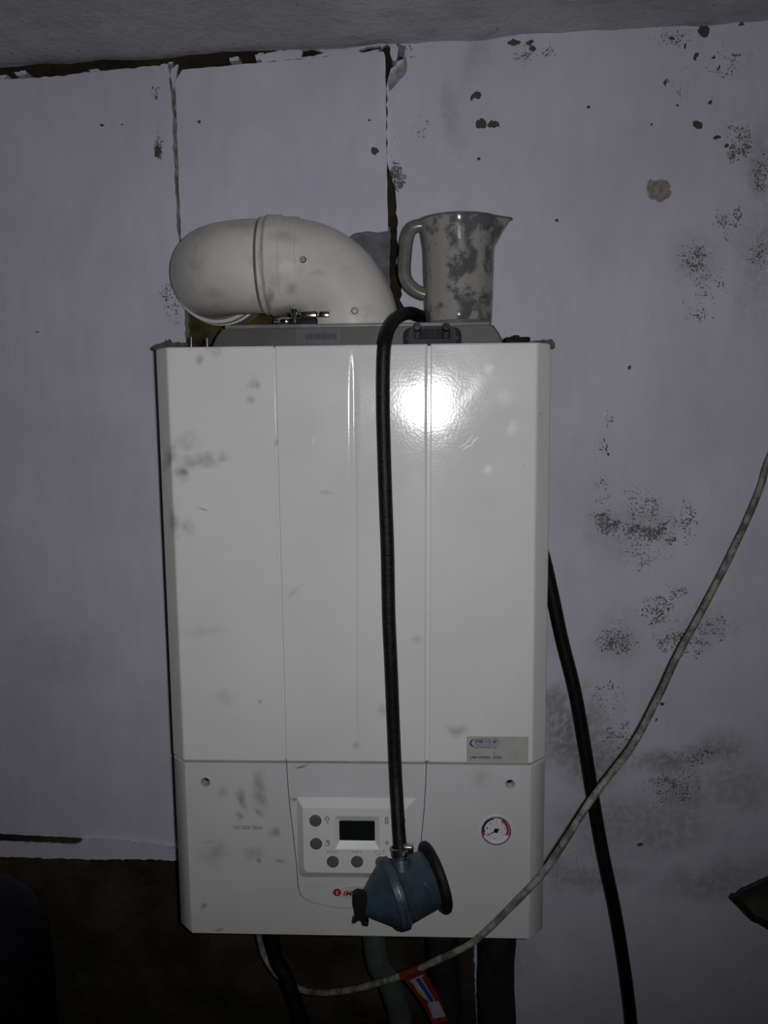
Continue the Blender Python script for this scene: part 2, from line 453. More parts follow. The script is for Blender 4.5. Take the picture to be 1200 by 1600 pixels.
M['barlabel'] = plain('barcode_film', (0.080, 0.080, 0.095), 0.5, var=0.05)
M['red'] = plain('red_print', (0.42, 0.03, 0.04), 0.4, var=0.05)
M['badge'] = plain('silver_badge', (0.58, 0.58, 0.57), 0.3, var=0.05)
M['dial'] = plain('white_dial', (0.72, 0.72, 0.80), 0.5, var=0.02)
M['regblue'] = plain('blue_grey_casting', (0.040, 0.066, 0.094), 0.45, var=0.18, scale=80, bump=0.0004, bscale=300)
M['film'] = plain('torn_grey_foam', (0.06, 0.06, 0.066), 0.8, var=0.4, scale=90)
M['tank'] = plain('near_black_paint', (0.006, 0.007, 0.012), 0.6, var=0.4, spec=0.2)
M['foamtube'] = plain('black_pipe_foam', (0.016, 0.017, 0.020), 0.6, var=0.4, scale=50, bump=0.002, bscale=90, spec=0.35)
M['greypipe'] = plain('grey_green_plastic_pipe', (0.075, 0.088, 0.088), 0.4, var=0.2, scale=50)
M['olive'] = plain('dark_olive_metal', (0.10, 0.10, 0.075), 0.5, var=0.35, scale=40)
M['rim'] = plain('black_rim', (0.012, 0.012, 0.010), 0.6, var=0.3)
M['tagred'] = plain('red_tag_card', (0.17, 0.014, 0.012), 0.45, var=0.2, scale=90)
M['tagorange'] = plain('orange_strap', (0.15, 0.026, 0.015), 0.45, var=0.3, scale=150)
M['tagwhite'] = plain('tag_white', (0.27, 0.27, 0.33), 0.5, var=0.1)
M['tagyellow'] = plain('tag_yellow', (0.26, 0.26, 0.07), 0.5, var=0.1)
M['tagblue'] = plain('tag_blue', (0.02, 0.03, 0.20), 0.5, var=0.1)

def cable_mat():
    t = NT('grimy_white_cable')
    g = t.ramp(t.noise(55, 5, 0.7), 0.38, 0.60)
    c = t.mix(g, (0.33, 0.325, 0.30), (0.12, 0.115, 0.10))
    t.set(color=c, rough=0.6, normal=t.bump(t.noise(300, 3), 0.0008))
    return t.m
M['cable'] = cable_mat()

def jug_mat():
    t = NT('grimy_clear_plastic')
    n1 = t.noise(26, 5, 0.62, vec=t.warp(0.03, 30))
    n2 = t.noise(75, 5, 0.7)
    film = t.ramp(t.math('ADD', t.math('MULTIPLY', n1, 0.75), t.math('MULTIPLY', n2, 0.3)), 0.445, 0.545)     # limescale film
    spots = t.ramp(t.noise(160, 4, 0.65), 0.66, 0.70)
    c = t.mix(film, (0.19, 0.19, 0.20), (0.42, 0.41, 0.395))
    c = t.mix(spots, c, (0.12, 0.105, 0.085))
    t.set(color=c, rough=0.12, spec=0.6, normal=t.bump(n1, 0.0008, 0.4))
    tr = t.n('ShaderNodeBsdfTransparent'); tr.inputs[0].default_value = (0.80, 0.80, 0.80, 1)
    mx = t.n('ShaderNodeMixShader')
    a = t.math('MULTIPLY_ADD', film, 0.34, 0.42)
    t.l(a, mx.inputs[0]); t.l(tr.outputs[0], mx.inputs[1]); t.l(t.b.outputs[0], mx.inputs[2])
    t.l(mx.outputs[0], t.out.inputs[0])
    return t.m
M['jug'] = jug_mat()
M['jughandle'] = plain('cloudy_grey_plastic', (0.15, 0.15, 0.145), 0.25, var=0.2, scale=60)

# ------------------------------------------------------------------ setting
def structure(o):
    o['kind'] = 'structure'; return o

# rough masonry behind everything
bm = bmesh.new()
XL, XR, ZT = -1.3, 1.3, 2.35
nx, nz = 130, 118
grid = []
for j in range(nz+1):
    row = []
    for i in range(nx+1):
        x = XL+(XR-XL)*i/nx; z = ZT*j/nz
        d = 0.030*noise.fractal(Vector((x*7, 3.1, z*7)), 0.8, 2.0, 4)
        row.append(bm.verts.new((x, 0.055+max(-0.026, d), z)))
    grid.append(row)
for j in range(nz):
    for i in range(nx): bm.faces.new((grid[j][i], grid[j][i+1], grid[j+1][i+1], grid[j+1][i]))
wall = structure(part('wall_back', bm, M['bare'], smooth=60))

def wpiece(name, px, y, t, mat, step=0.006, amp=0.0015, holes=(), skip=(), label=None):
    bm = bmesh.new()
    loops = [ragged(pxl(px, y), step, amp, skip=skip)] + [ragged(pxl(h, y), 0.003, 0.0008) for h in holes]
    slab(bm, loops, y, t)
    return part(name, bm, mat, wall, smooth=20, label=label)

# left plasterboard
wpiece('plasterboard', [(-260,150),(-60,131),(0,125),(22,124),(70,120),(100,119),(140,112),(200,107),(258,101),(264,110),(267,140),(270,180),(271,230),(274,300),(278,370),(283,420),(288,470),(290,540),(300,900),(300,1327),(272,1326),(140,1317),(0,1309),(-260,1300)],
       -0.002, 0.022, M['paint'], 0.007, 0.0011, label='large white board filling the left of the wall')
# board above the flue
wpiece('plasterboard', [(275,150),(272.5,128),(285,109),(330,105),(440,95),(599,80),(602,90),(604,240),(606,361),(590,363),(575,361),(553,364),(544,372),(536,380),(400,381),(283,380),(280,300),(277,230)],
       -0.006, 0.018, M['paint'], 0.012, 0.0005, label='smaller white board above the flue elbow')
wpiece('joint_filler', [(262,98),(272,96),(274,130),(276,180),(280,260),(286,385),(280,385),(274,260),(268,170),(266,120)], 0.004, 0.03, M['mortar'], 0.004, 0.0014)
# torn paper ends at the top of the joint
for q in ([(270,140),(266,112),(276,100),(279,101),(273,128)], [(262,118),(250,102),(256,99),(262,100),(266,124)], [(267,102),(262,98),(270,96)]):
    wpiece('torn_paper', q, -0.009, 0.003, M['paint'], 0.004, 0.0008)
# right-hand plaster
wpiece('plaster', [(632,560),(627,500),(631,482),(626,470),(629,445),(626,425),(627,405),(628,392),(622,380),(620,340),(620,318),(617,300),(613,272),(606,258),(604.5,200),(604.5,140),(605,128),(606,122),(612,108),(618,104),(621,96),(630,92),(634,82),(631,72),(622,66),(630,50),(760,44),(900,32),(1040,20),(1200,8),(1500,-30),(1500,2400),(760,2400),(748,1640),(744,1560),(741,1500),(742,1450),(735,1340),(700,1200),(650,900)],
       0.0, 0.04, M['paint'], 0.006, 0.0014, label='old white plaster with flaked paint')
wpiece('plaster_crumb', [(620,402),(623,396),(626,402),(624,414),(619,412)], 0.004, 0.03, M['paint'], 0.003, 0.0008)
# plaster strip above the upper board, with dark gaps left in it
wpiece('plaster_strip', [(405,88),(430,79),(470,77),(500,71),(530,62),(575,56),(622,50),(618,66),(612,74),(606,70),(600,72),(590,80),(560,84),(520,88),(470,92),(410,97)],
       0.004, 0.006, M['paint'], 0.005, 0.0014, holes=[[(472,77),(488,75),(508,83),(490,87),(472,89)], [(524,66),(540,64),(536,70),(527,70)], [(561,78),(575,74),(594,71),(597,76),(578,80),(562,82)]])
for q in ([(22,112),(40,110),(42,116),(26,118)], [(0,117),(10,118),(6,123),(0,123)], [(138,110),(150,107),(158,110),(142,113)], [(358,90),(374,88),(372,94),(360,96)], [(398,85),(412,82),(412,92),(400,94)]):
    wpiece('plaster_crumb', q, 0.008, 0.04, M['paint'], 0.003, 0.001)
wpiece('plaster_lump', [(606,128),(611,112),(620,103),(629,98),(634,86),(636,95),(635,107),(629,119),(618,130),(609,140)], -0.005, 0.03, M['mortarl'], 0.004, 0.0008)
wpiece('plaster_crumb', [(611,70),(619,66),(622,76),(619,96),(613,94),(609,82)], 0.002, 0.03, M['paint'], 0.004, 0.0008)
# cement patch below the upper board and in the strip beside it
wpiece('cement_patch', [(500,355),(610,355),(609,420),(612,500),(600,560),(470,560),(480,500)], 0.006, 0.03, M['cement'], 0.005, 0.001, label='grey cement patch beside the flue')
wpiece('cement_patch', [(276,366),(300,366),(300,420),(284,430)], 0.008, 0.03, M['cement'], 0.005, 0.001)
wpiece('foam_filling', [(284,432),(500,430),(470,560),(286,560)], 0.018, 0.03, M['foam'], 0.005, 0.0012, label='olive foam in the flue hole')
# painted ledge below the left board
bm = bmesh.new()
lp = ragged(pxl([(-260,1302),(0,1314),(60,1317),(118,1320),(128,1315),(180,1316),(272,1327),(300,1328),(300,1346),(262,1345),(248,1343),(140,1343),(0,1339),(-260,1332)], -0.012), 0.005, 0.0011)
slab(bm, [lp], -0.012, 0.05)
structure(part('trim_1', bm, M['paint'], smooth=20))

wpiece('joint_filler', [(-120,1303),(0,1308.5),(40,1311),(90,1313),(125,1315.5),(118,1318),(60,1315.5),(0,1313),(-120,1308)], -0.0128, 0.012, M['bare'], 0.004, 0.0006, label='dark crumbling joint above the ledge')

# ceiling: a rough slab that dips to the left
bm = bmesh.new()
cl, cr = at(0, 106, 0.0), at(1200, 31, 0.0)
slope = (cr.z-cl.z)/(cr.x-cl.x)
nx, ny = 110, 70
rows = []
for j in range(ny+1):
    row = []
    for i in range(nx+1):
        x = XL+(XR-XL)*i/nx; y = (0.002+0.004*noise.noise(Vector((x*30, 1.7, 0)))) if j == 0 else -2.53*j/ny
        z = cl.z+slope*(x-cl.x)+0.006*noise.fractal(Vector((x*9, y*9, 0.3)), 0.9, 2, 3)
        if j == 0: z += 0.002*noise.noise(Vector((x*22, 5.1, 0)))
        row.append(bm.verts.new((x, y, z)))
    rows.append(row)
for j in range(ny):
    for i in range(nx): bm.faces.new((rows[j][i], rows[j][i+1], rows[j+1][i+1], rows[j+1][i]))
bb = [bm.verts.new((v.co.x, v.co.y, ZT+0.2)) for v in (rows[0][0], rows[0][-1], rows[-1][-1], rows[-1][0])]
bm.faces.new(bb)
structure(part('ceiling', bm, M['ceil'], smooth=60))
bm = bmesh.new(); box(bm, (XL, -2.6, -0.06), (XR, 0.15, 0)); structure(part('floor', bm, M['bareplain'], smooth=0))
bm = bmesh.new(); box(bm, (XL-0.06, -2.6, 0), (XL, 0.15, ZT)); structure(part('wall_left', bm, M['bareplain'], smooth=0))
bm = bmesh.new(); box(bm, (XR, -2.6, 0), (XR+0.06, 0.15, ZT)); structure(part('wall_right', bm, M['bareplain'], smooth=0))
bm = bmesh.new(); box(bm, (XL, -2.66, 0), (XR, -2.6, ZT)); structure(part('wall_front', bm, M['bareplain'], smooth=0))

# ------------------------------------------------------------------ boiler
YF = -0.27; Z0 = 0.95; ZS = Z0+0.2151; Z1 = Z0+0.6912
HO, HF, DC = 0.22, 0.2019, 0.0175
boiler = thing('wall_boiler', 'white wall-hung gas boiler with chamfered sides and a smudged front', 'boiler', (0, YF/2, Z0))
def bx(px, py, y=YF):
    p = at(px, py, y); return p.x, p.z

bm = bmesh.new()
box(bm, (-0.2185, YF+0.02, Z0+0.003), (0.2185, -0.012, Z1-0.003))
part('casing', bm, M['casing'], boiler, smooth=0)
bm = bmesh.new()
box(bm, (-0.16, -0.012, Z1-0.16), (0.16, -0.0005, Z1-0.06))
part('wall_bracket', bm, M['steel'], boiler, smooth=0)

sl = [bx(428, 541)[0], bx(445.5, 1190)[0]]     # left seam at the top and at the bottom
sr = [bx(671, 538)[0], bx(668, 1191)[0]]
fx = [bx(553, 560)[0], bx(554, 1165)[0]]       # pressed flute in the middle panel
zt, zb = Z1, ZS+0.0009
LEV = [zt, zt-0.0016, zt-0.0028] + [zt-0.0016-(zt-zb-0.0032)*k/26 for k in range(1, 26)] + [zb+0.0028, zb+0.0016, zb]
def mid(a, z): f = (zt-z)/(zt-zb); return a[0]+(a[1]-a[0])*f
def ins(z): return 0.0014 if (z == zt or z == zb) else 0.0
# left panel
bm = bmesh.new(); secs = []
for z in LEV:
    x1 = mid(sl, z)-0.0007; i = ins(z)
    secs.append([(-HO, YF+0.05, z), (-HO+i, YF+DC+0.002, z), (-HO+0.0006+i, YF+DC+i, z), (-HO+0.0016+i, YF+DC-(DC-0.0022)*0.0010/0.0142+i, z), (-HF-0.0033, YF+0.0022+(DC-0.0022)*0.0010/0.0142+i, z), (-HF-0.0022, YF+0.0022+i, z), (-HF-0.0006, YF+0.0006+i, z), (-HF+0.001, YF+i, z), (-HF+0.0025, YF+i, z), (x1-0.0022, YF+i, z), (x1-0.001, YF+i, z), (x1, YF+0.001+i, z), (x1, YF+0.018, z), (-0.21, YF+0.018, z), (-0.215, YF+0.05, z)])
loft(bm, secs); part('upper_panel', bm, M['enamel'], boiler, smooth=32)
# middle panel with the flute
bm = bmesh.new(); secs = []
for z in LEV:
    x0, x1 = mid(sl, z)+0.0007, mid(sr, z)-0.0020; i = ins(z); xf = mid(fx, z)
    zc0, zc1 = at(553, 556, YF).z, at(554, 1172, YF).z
    d = 0.0016*min(1, max(0, (zc0-z)/0.03))*min(1, max(0, (z-zc1)/0.03))
    s = [(x0, YF+0.018, z), (x0, YF+0.001+i, z), (x0+0.001, YF+i, z), (x0+0.0022, YF+i, z), (xf-0.0082, YF+i, z)]
    for k in range(13):
        u = -1+2*k/12
        s.append((xf+u*0.0068, YF+i+d*(0.5+0.5*math.cos(math.pi*u))-0.0003*(d/0.0016)*math.sin(math.pi*abs(u))**2, z))
    s += [(xf+0.0082, YF+i, z), (x1-0.0034, YF+i, z), (x1-0.002, YF+i, z), (x1, YF+0.0016+i, z), (x1, YF+0.018, z)]
    secs.append(s)
loft(bm, secs); part('upper_panel', bm, M['enamel'], boiler, smooth=60)
# right panel
bm = bmesh.new(); secs = []
for z in LEV:
    x0 = mid(sr, z)+0.0014; i = ins(z)
    secs.append([(x0, YF+0.018, z), (x0, YF+0.0012+i, z), (x0+0.0012, YF+i, z), (x0+0.0024, YF+i, z), (HF-0.0025, YF+i, z), (HF-0.001, YF+i, z), (HF+0.0006, YF+0.0006+i, z), (HF+0.0022, YF+0.0022+i, z), (HF+0.0033, YF+0.0022+(DC-0.0022)*0.0010/0.0142+i, z), (HO-0.0016-i, YF+DC-(DC-0.0022)*0.0010/0.0142+i, z), (HO-0.0006-i, YF+DC+i, z), (HO-i, YF+DC+0.002, z), (HO, YF+0.05, z), (0.215, YF+0.05, z), (0.21, YF+0.018, z)])
loft(bm, secs); part('upper_panel', bm, M['enamel'], boiler, smooth=32)

for (a, hw, dp, mt) in ((sl, 0.002, 0.0018, 'enamel'), (sr, 0.004, 0.0020, 'enamel')):
    bm = bmesh.new()
    loft(bm, [[(mid(a, z)-hw, YF+dp, z), (mid(a, z)+hw, YF+dp, z), (mid(a, z)+hw, YF+0.016, z), (mid(a, z)-hw, YF+0.016, z)] for z in (zt-0.002, zb+0.002)])
    part('seam_strip', bm, M[mt], boiler, smooth=0)

# lower panel: front with a shaped opening for the control fascia and two screw holes
ztl = ZS-0.0011
HL = 0.2008
notchL = [bx(a, b) for a, b in ((447,1196),(449,1225),(452,1260),(457,1300),(462,1345),(465,1385),(468,1398))]
xmid = bx(558, 1300)[0]
def mirror(p): return (2*xmid-p[0], p[1])
notch_bot = [bx(a, b) for a, b in ((474,1405),(486,1411),(505,1416),(530,1420))]
ncurve = notchL + notch_bot
notch = ncurve + [mirror(p) for p in reversed(ncurve)]
notch[0] = (notch[0][0], ztl); notch[-1] = (notch[-1][0], ztl)
holeL, holeR = bx(321, 1222), bx(797, 1225)
bm = bmesh.new()
outer = [(-HL, ztl), (-HL, Z0), (HL, Z0), (HL, ztl)] + notch[::-1]
slab(bm, [outer, circ(*holeL, 0.0053), circ(*holeR, 0.0053)], YF, 0.012)
for s in (-1, 1):
    secs = []
    for z, i in ((ztl, 0.001), (ztl-0.001, 0), (Z0+0.001, 0), (Z0, 0.001)):
        secs.append([(s*HL, YF+i, z), (s*(HL+0.0012), YF+0.0005+i, z), (s*(HO-0.001), YF+DC+i, z), (s*(HO-0.0004), YF+DC+0.002, z), (s*(HO-0.001), YF+0.05, z), (s*0.212, YF+0.05, z), (s*HL, YF+0.012, z)])
    loft(bm, secs)
lower = part('lower_panel', bm, M['lower'], boiler, smooth=32)
for h in (holeL, holeR):
    bm = bmesh.new()
    lathe(bm, [(0, 0.0057), (-0.0006, 0.0055), (0.0002, 0.0051), (0.011, 0.0036)], (h[0], YF, h[1]), (0, 1, 0), seg=28, cap0=False, cap1=False)
    cup = part('screw_hole', bm, M['cup'], lower)
    bm = bmesh.new(); lathe(bm, [(0, 0.0037), (0.002, 0.0037)], (h[0], YF+0.0105, h[1]), (0, 1, 0), seg=20)
    part('screw_well', bm, M['black'], lower)
# fascia that fills the opening
bm = bmesh.new()
cxn = sum(p[0] for p in notch)/len(notch); czn = sum(p[1] for p in notch)/len(notch)
inner = [(p[0]+math.copysign(0.0009, cxn-p[0]), p[1]+(0.0012 if p[1] < ZS-0.15 else -0.0002)) for p in notch]
slab(bm, [inner], YF+0.0012, 0.010)
fascia = part('control_fascia', bm, M['lower'], boiler, smooth=25)

# raised control pod with a sunken display
YP = YF-0.0085
o0 = bx(466, 1371); o1 = bx(650, 1248)
i0 = bx(475, 1363, YP); i1 = bx(634, 1264, YP)
dx0 = bx(523, 1327, YP); dx1 = bx(593, 1276, YP)
s0 = bx(531, 1312, YP+0.005); s1 = bx(585, 1283, YP+0.005)
ctl = [rrect(o0[0], o0[1], o1[0], o1[1], (0.007, 0.007, 0.001, 0.001)), rrect(i0[0], i0[1], i1[0], i1[1], (0.006, 0.006, 0.001, 0.001)),
       rrect(dx0[0], dx0[1], dx1[0], dx1[1], 0.001), rrect(s0[0], s0[1], s1[0], s1[1], 0.0014)]
bm = bmesh.new()
R0 = [bm.verts.new((x, YF+0.0012, z)) for x, z in ctl[0]]
R1 = [bm.verts.new((x, YP, z)) for x, z in ctl[1]]
R2 = [bm.verts.new((x, YP, z)) for x, z in ctl[2]]
R3 = [bm.verts.new((x, YP+0.005, z)) for x, z in ctl[3]]
n = len(R0)
for A, B in ((R0, R1), (R2, R3)):
    for k in range(n): bm.faces.new((A[k], A[(k+1) % n], B[(k+1) % n], B[k]))
es = []
for A in (R1, R2):
    for k in range(n): es.append(bm.edges.get((A[k], A[(k+1) % n])) or bm.edges.new((A[k], A[(k+1) % n])))
bmesh.ops.triangle_fill(bm, use_beauty=True, use_dissolve=False, edges=es, normal=(0, -1, 0))
pod = part('control_panel', bm, M['plastic'], boiler, smooth=25)
bm = bmesh.new(); slab(bm, [rrect(s0[0]-0.0004, s0[1]-0.0004, s1[0]+0.0004, s1[1]+0.0004, 0.0014)], YP+0.0045, 0.003)
part('display', bm, M['screen'], pod, smooth=20, label='dark display window')
for px, py in ((493,1282),(494,1318),(520,1346),(558,1346),(596,1347),(624,1282),(623,1318)):
    h = bx(px, py, YP)
    bm = bmesh.new()
    lathe(bm, [(0.001, 0.0071), (-0.0010, 0.0071), (-0.0018, 0.0064), (-0.0021, 0.005), (-0.0019, 0.0)], (h[0], YP, h[1]), (0, 1, 0), seg=28)
    part('button', bm, M['button'], pod, label='round slate button')
def ptext(s, x0, y0, x1, y1, mat, y=YP-0.0002, par=None, **k):
    a = bx(x0, y1, y); b = bx(x1, y0, y)
    return text('lettering', s, a[0], a[1], b[0], b[1], y, mat, par or pod, **k)
ptext('RESET', 511, 1329, 529, 1333.5, M['inkmid'])
ptext('INFO', 550, 1329, 564, 1333.5, M['inkmid'])
# symbols beside the buttons: tap, radiator, standby, each a small printed shape
def strokes(name, polys, y, mat, par, wd=0.0009):
    bm = bmesh.new()
    for pl in polys:
        q = [bx(a, b, y) for a, b in pl]
        for (x0, z0), (x1, z1) in zip(q, q[1:]):
            d = Vector((x1-x0, z1-z0)); L = d.length
            if L < 1e-6: continue
            nrm = Vector((-d.y, d.x))/L*wd/2
            vs = [bm.verts.new((x0+nrm.x, y, z0+nrm.y)), bm.verts.new((x0-nrm.x, y, z0-nrm.y)), bm.verts.new((x1-nrm.x, y, z1-nrm.y)), bm.verts.new((x1+nrm.x, y, z1+nrm.y))]
            bm.faces.new(vs)
    return part(name, bm, mat, par, smooth=0)
ys = YP-0.0003
strokes('symbol', [[(508,1281),(508,1278),(511,1276),(514,1278),(514,1281),(508,1281)], [(511,1283),(511,1287)], [(513,1284),(513,1286)]], ys, M['ink'], pod)
strokes('symbol', [[(509,1316),(512,1313),(515,1316),(513,1321),(509,1321)], [(511,1315),(513,1318)]], ys, M['ink'], pod)
strokes('symbol', [[(602,1281),(602,1277),(606,1277),(606,1281),(602,1281)], [(602,1283),(606,1283),(606,1287),(602,1287),(602,1283)]], ys, M['ink'], pod)
strokes('symbol', [[(602,1318),(604,1314),(607,1318),(603,1320)]], ys, M['ink'], pod)
strokes('symbol', [[(591+4*math.cos(a), 1332+4*math.sin(a)) for a in [math.radians(-50+d) for d in range(0, 290, 24)]], [(591,1327),(591,1331)]], ys, M['inkmid'], pod, 0.0006)
strokes('symbol', [[(597,1329),(602,1329)], [(599,1329),(599,1335)]], ys, M['inkmid'], pod, 0.0006)

# badge below the pod
YB = YF+0.0012
bc = bx(562, 1394, YB); br = bx(518, 1394, YB)
rx = bc[0]-br[0]; rz = 0.0085
bm = bmesh.new()
lathe(bm, [(0, 1.0), (-0.0008, 1.0), (-0.0014, 0.96), (-0.0015, 0.0)], (0, 0, 0), (0, 1, 0), seg=48)
for v in bm.verts: v.co = Vector((bc[0]+v.co.x*rx, YB+v.co.y, bc[1]+v.co.z*rz))
badge = part('badge', bm, M['badge'], boiler, smooth=40, label='oval silver badge with red lettering')
dc = bx(527, 1393, YB)
bm = bmesh.new(); slab(bm, [circ(dc[0], dc[1], 0.0047, 28)], YB-0.0021, 0.0008)
part('emblem', bm, M['red'], badge)
text('emblem_letter', 'i', dc[0]-0.0008, dc[1]-0.0026, dc[0]+0.0008, dc[1]+0.0026, YB-0.00225, M['badge'], badge, bold=0.02)
a = bx(536.5, 1398.5, YB); b = bx(602, 1391.5, YB)
text('lettering', 'IMMERGAS', a[0], a[1], b[0], b[1], YB-0.0017, M['red'], badge, shear=0.25, bold=0.03)
a = bx(365, 1296); b = bx(410, 1290.5)
text('lettering', 'VICTRIX TERA', a[0], a[1], b[0], b[1], YF-0.0001, M['ink'], lower)

# service sticker (its square code is left out)
sa = bx(729, 1190); sb_ = bx(826, 1151)
bm = bmesh.new(); slab(bm, [rrect(sa[0], sa[1], sb_[0], sb_[1], 0.0006)], YF-0.0002, 0.0002)
stk = part('sticker', bm, M['sticker'], boiler, smooth=0, label='silver service sticker with blue print')
def stext(s, x0, y0, x1, y1, mat, **k): return ptext(s, x0, y0, x1, y1, mat, y=YF-0.00035, par=stk, **k)
stext('0700 112 68', 741.5, 1156, 776, 1161.5, M['inkblue'], bold=0.03)
stext('сервизен център', 742, 1163, 775, 1165.5, M['inkblue'])
stext('www.immergas.com', 740, 1167, 775, 1170, M['inkblue'])
stext('Сериен номер', 735, 1175.5, 757, 1178.5, M['inkmid'])
stext('№', 770, 1175, 775, 1178.5, M['inkmid'])
stext('U001299292', 735, 1181.5, 766, 1185.5, M['inkblue'], bold=0.03)
stext('2VVA', 770, 1181.5, 784, 1185.5, M['inkblue'], bold=0.03)
strokes('print_frame', [[(738,1155),(776,1154.5),(779,1158),(779,1163),(776,1167),(743,1167)]], YF-0.00035, M['inkblue'], stk, 0.0005)
strokes('phone_symbol', [[(739,1156),(736,1158),(735,1162),(737,1165.5),(740,1166)]], YF-0.00035, M['inkblue'], stk, 0.0018)

# pressure gauge
gc = bx(775, 1297)
bm = bmesh.new()
lathe(bm, [(0.001, 0.0176), (-0.0022, 0.0174), (-0.0030, 0.0168), (-0.0030, 0.0160), (-0.0014, 0.0154), (0.001, 0.0154)], (gc[0], YF, gc[1]), (0, 1, 0), seg=56, cap0=False, cap1=False)
gauge = part('pressure_gauge', bm, M['chrome'], boiler, label='round pressure gauge with a chrome ring')
bm = bmesh.new(); lathe(bm, [(0, 0.0158), (-0.0006, 0.0158)], (gc[0], YF, gc[1]), (0, 1, 0), seg=48)
part('dial', bm, M['dial'], gauge)
def arc(name, a0, a1, r0, r1, mat):
    bm = bmesh.new(); k = 18
    A = [math.radians(a0+(a1-a0)*j/k) for j in range(k+1)]
    lp = [(gc[0]+r0*math.cos(q), gc[1]+r0*math.sin(q)) for q in A] + [(gc[0]+r1*math.cos(q), gc[1]+r1*math.sin(q)) for q in reversed(A)]
    slab(bm, [lp], YF-0.0008, 0.0002); part(name, bm, mat, gauge, smooth=0)
arc('scale_arc', 62, -26, 0.0122, 0.0150, M['red'])
arc('scale_arc', 100, 176, 0.0136, 0.0152, M['inkdark'])
arc('scale_arc', 176, 190, 0.0128, 0.0152, M['inkdark'])
arc('scale_arc', 190, 206, 0.0134, 0.0152, M['red'])
for dgt, ang in zip('0123456', (204, 165, 127, 90, 52, 14, -25)):
    q = math.radians(ang); x = gc[0]+0.0105*math.cos(q); z = gc[1]+0.0105*math.sin(q)
    text('numeral', dgt, x-0.0007, z-0.0011, x+0.0007, z+0.0011, YF-0.0008, M['inkdark'], gauge, bold=0.02)
text('lettering', 'bar', gc[0]-0.0024, gc[1]-0.0105, gc[0]+0.0006, gc[1]-0.0090, YF-0.0008, M['inkdark'], gauge)
bm = bmesh.new()
q = math.radians(212); ux, uz = math.cos(q), math.sin(q)
slab(bm, [[(gc[0]-ux*0.004-uz*0.0008, gc[1]-uz*0.004+ux*0.0008), (gc[0]-ux*0.004+uz*0.0008, gc[1]-uz*0.004-ux*0.0008), (gc[0]+ux*0.0128+uz*0.0003, gc[1]+uz*0.0128-ux*0.0003), (gc[0]+ux*0.0128-uz*0.0003, gc[1]+uz*0.0128+ux*0.0003)]], YF-0.0016, 0.0003)
lathe(bm, [(-0.0006, 0.0025), (-0.0022, 0.0025), (-0.0025, 0.002)], (gc[0], YF, gc[1]), (0, 1, 0), seg=20)
part('needle', bm, M['black'], gauge, smooth=30)

# grey cover on the top of the boiler
YC = -0.215
c0 = at(329, 545, YC); c1 = at(346, 511, YC); c2 = at(771, 508, YC); c3 = at(789, 541, YC)
ZC = at(560, 505, YC).z
bm = bmesh.new()
zlo = Z1-0.012
def csec(y, i):
    return [(c0.x-0.004+i, y, zlo), (c0.x+i, y, c0.z), (c0.x+0.006+i, y, ZC-0.014), (c1.x+i, y, ZC-0.004-i*0.3), (c2.x-i, y, ZC-0.004-i*0.3), (c3.x-0.006-i, y, ZC-0.014), (c3.x-i, y, c3.z), (c3.x+0.004-i, y, zlo)]
loft(bm, [csec(YC, 0.002), csec(YC+0.003, 0), csec(-0.03, 0)])
cover = part('top_cover', bm, M['coverg'], boiler, smooth=30, label='grey moulded cover')
bm = bmesh.new(); box(bm, (c1.x+0.004, YC-0.001, ZC-0.0045), (c2.x-0.004, -0.035, ZC), 0.0012, 2)
part('cover_lip', bm, M['coverlip'], cover)
ba = at(463, 537, YC-0.0004); bb_ = at(532, 512, YC-0.0004)
bm = bmesh.new(); slab(bm, [rrect(ba.x, ba.z, bb_.x, bb_.z, 0.0005)], YC-0.0005, 0.0004)
part('barcode_label', bm, M['barlabel'], cover, smooth=0)
bm = bmesh.new()
u = at(478, 531, YC-0.0006); v = at(526, 521, YC-0.0006); x = u.x
while x < v.x-0.0004:
    wd = random.choice((0.0005, 0.0008, 0.0012)); slab(bm, [[(x, u.z), (min(x+wd, v.x), u.z), (min(x+wd, v.x), v.z), (x, v.z)]], YC-0.0007, 0); x += wd+random.choice((0.0003, 0.0005, 0.0007))
part('barcode', bm, M['inkdark'], cover, smooth=0)
u = at(485, 520, YC-0.0006); v = at(513, 518, YC-0.0006)
text('lettering', '8033051', u.x, u.z, v.x, v.z, YC-0.0007, M['inkdark'], cover)

# slate inspection plug with two screws and black gaskets
YG = YC-0.008
pa = at(633, 536, YG); pb = at(718, 508, YG)
bm = bmesh.new()
slab(bm, [rrect(pa.x-0.0025, pa.z-0.004, pb.x+0.0025, pb.z-0.0015, (0.003, 0.003, 0.010, 0.010), 6)], YC-0.006, 0.006)
gask = part('plug_gasket', bm, M['black'], cover, smooth=30)
bm = bmesh.new()
slab(bm, [rrect(pa.x+0.004, pa.z-0.003, pb.x-0.004, pb.z-0.001, (0.003, 0.003, 0.008, 0.008), 6), rrect(pa.x+0.010, pa.z+0.004, pb.x-0.010, pb.z-0.004, (0.004, 0.004, 0.005, 0.005), 6)], YG, 0.006)
slab(bm, [rrect(pa.x+0.009, pa.z+0.003, pb.x-0.009, pb.z-0.003, 0.004)], YG+0.003, 0.003)
for s in (pa.x+0.001, pb.x-0.006): box(bm, (s, YG+0.001, pa.z+0.002), (s+0.005, YG+0.005, pa.z+0.008), 0.0006, 1)
mx_, mz_ = (pa.x+pb.x)/2, (pa.z+pb.z)/2
for k in range(6):
    q = math.radians(15+k*30)
    e = (mx_+0.0145*math.cos(q), mz_-0.004+0.010*math.sin(q))
    slab(bm, [[(mx_-0.0006, mz_-0.004), (mx_+0.0006, mz_-0.004), (e[0]+0.0006, e[1]), (e[0]-0.0006, e[1])]], YG+0.001, 0.003)
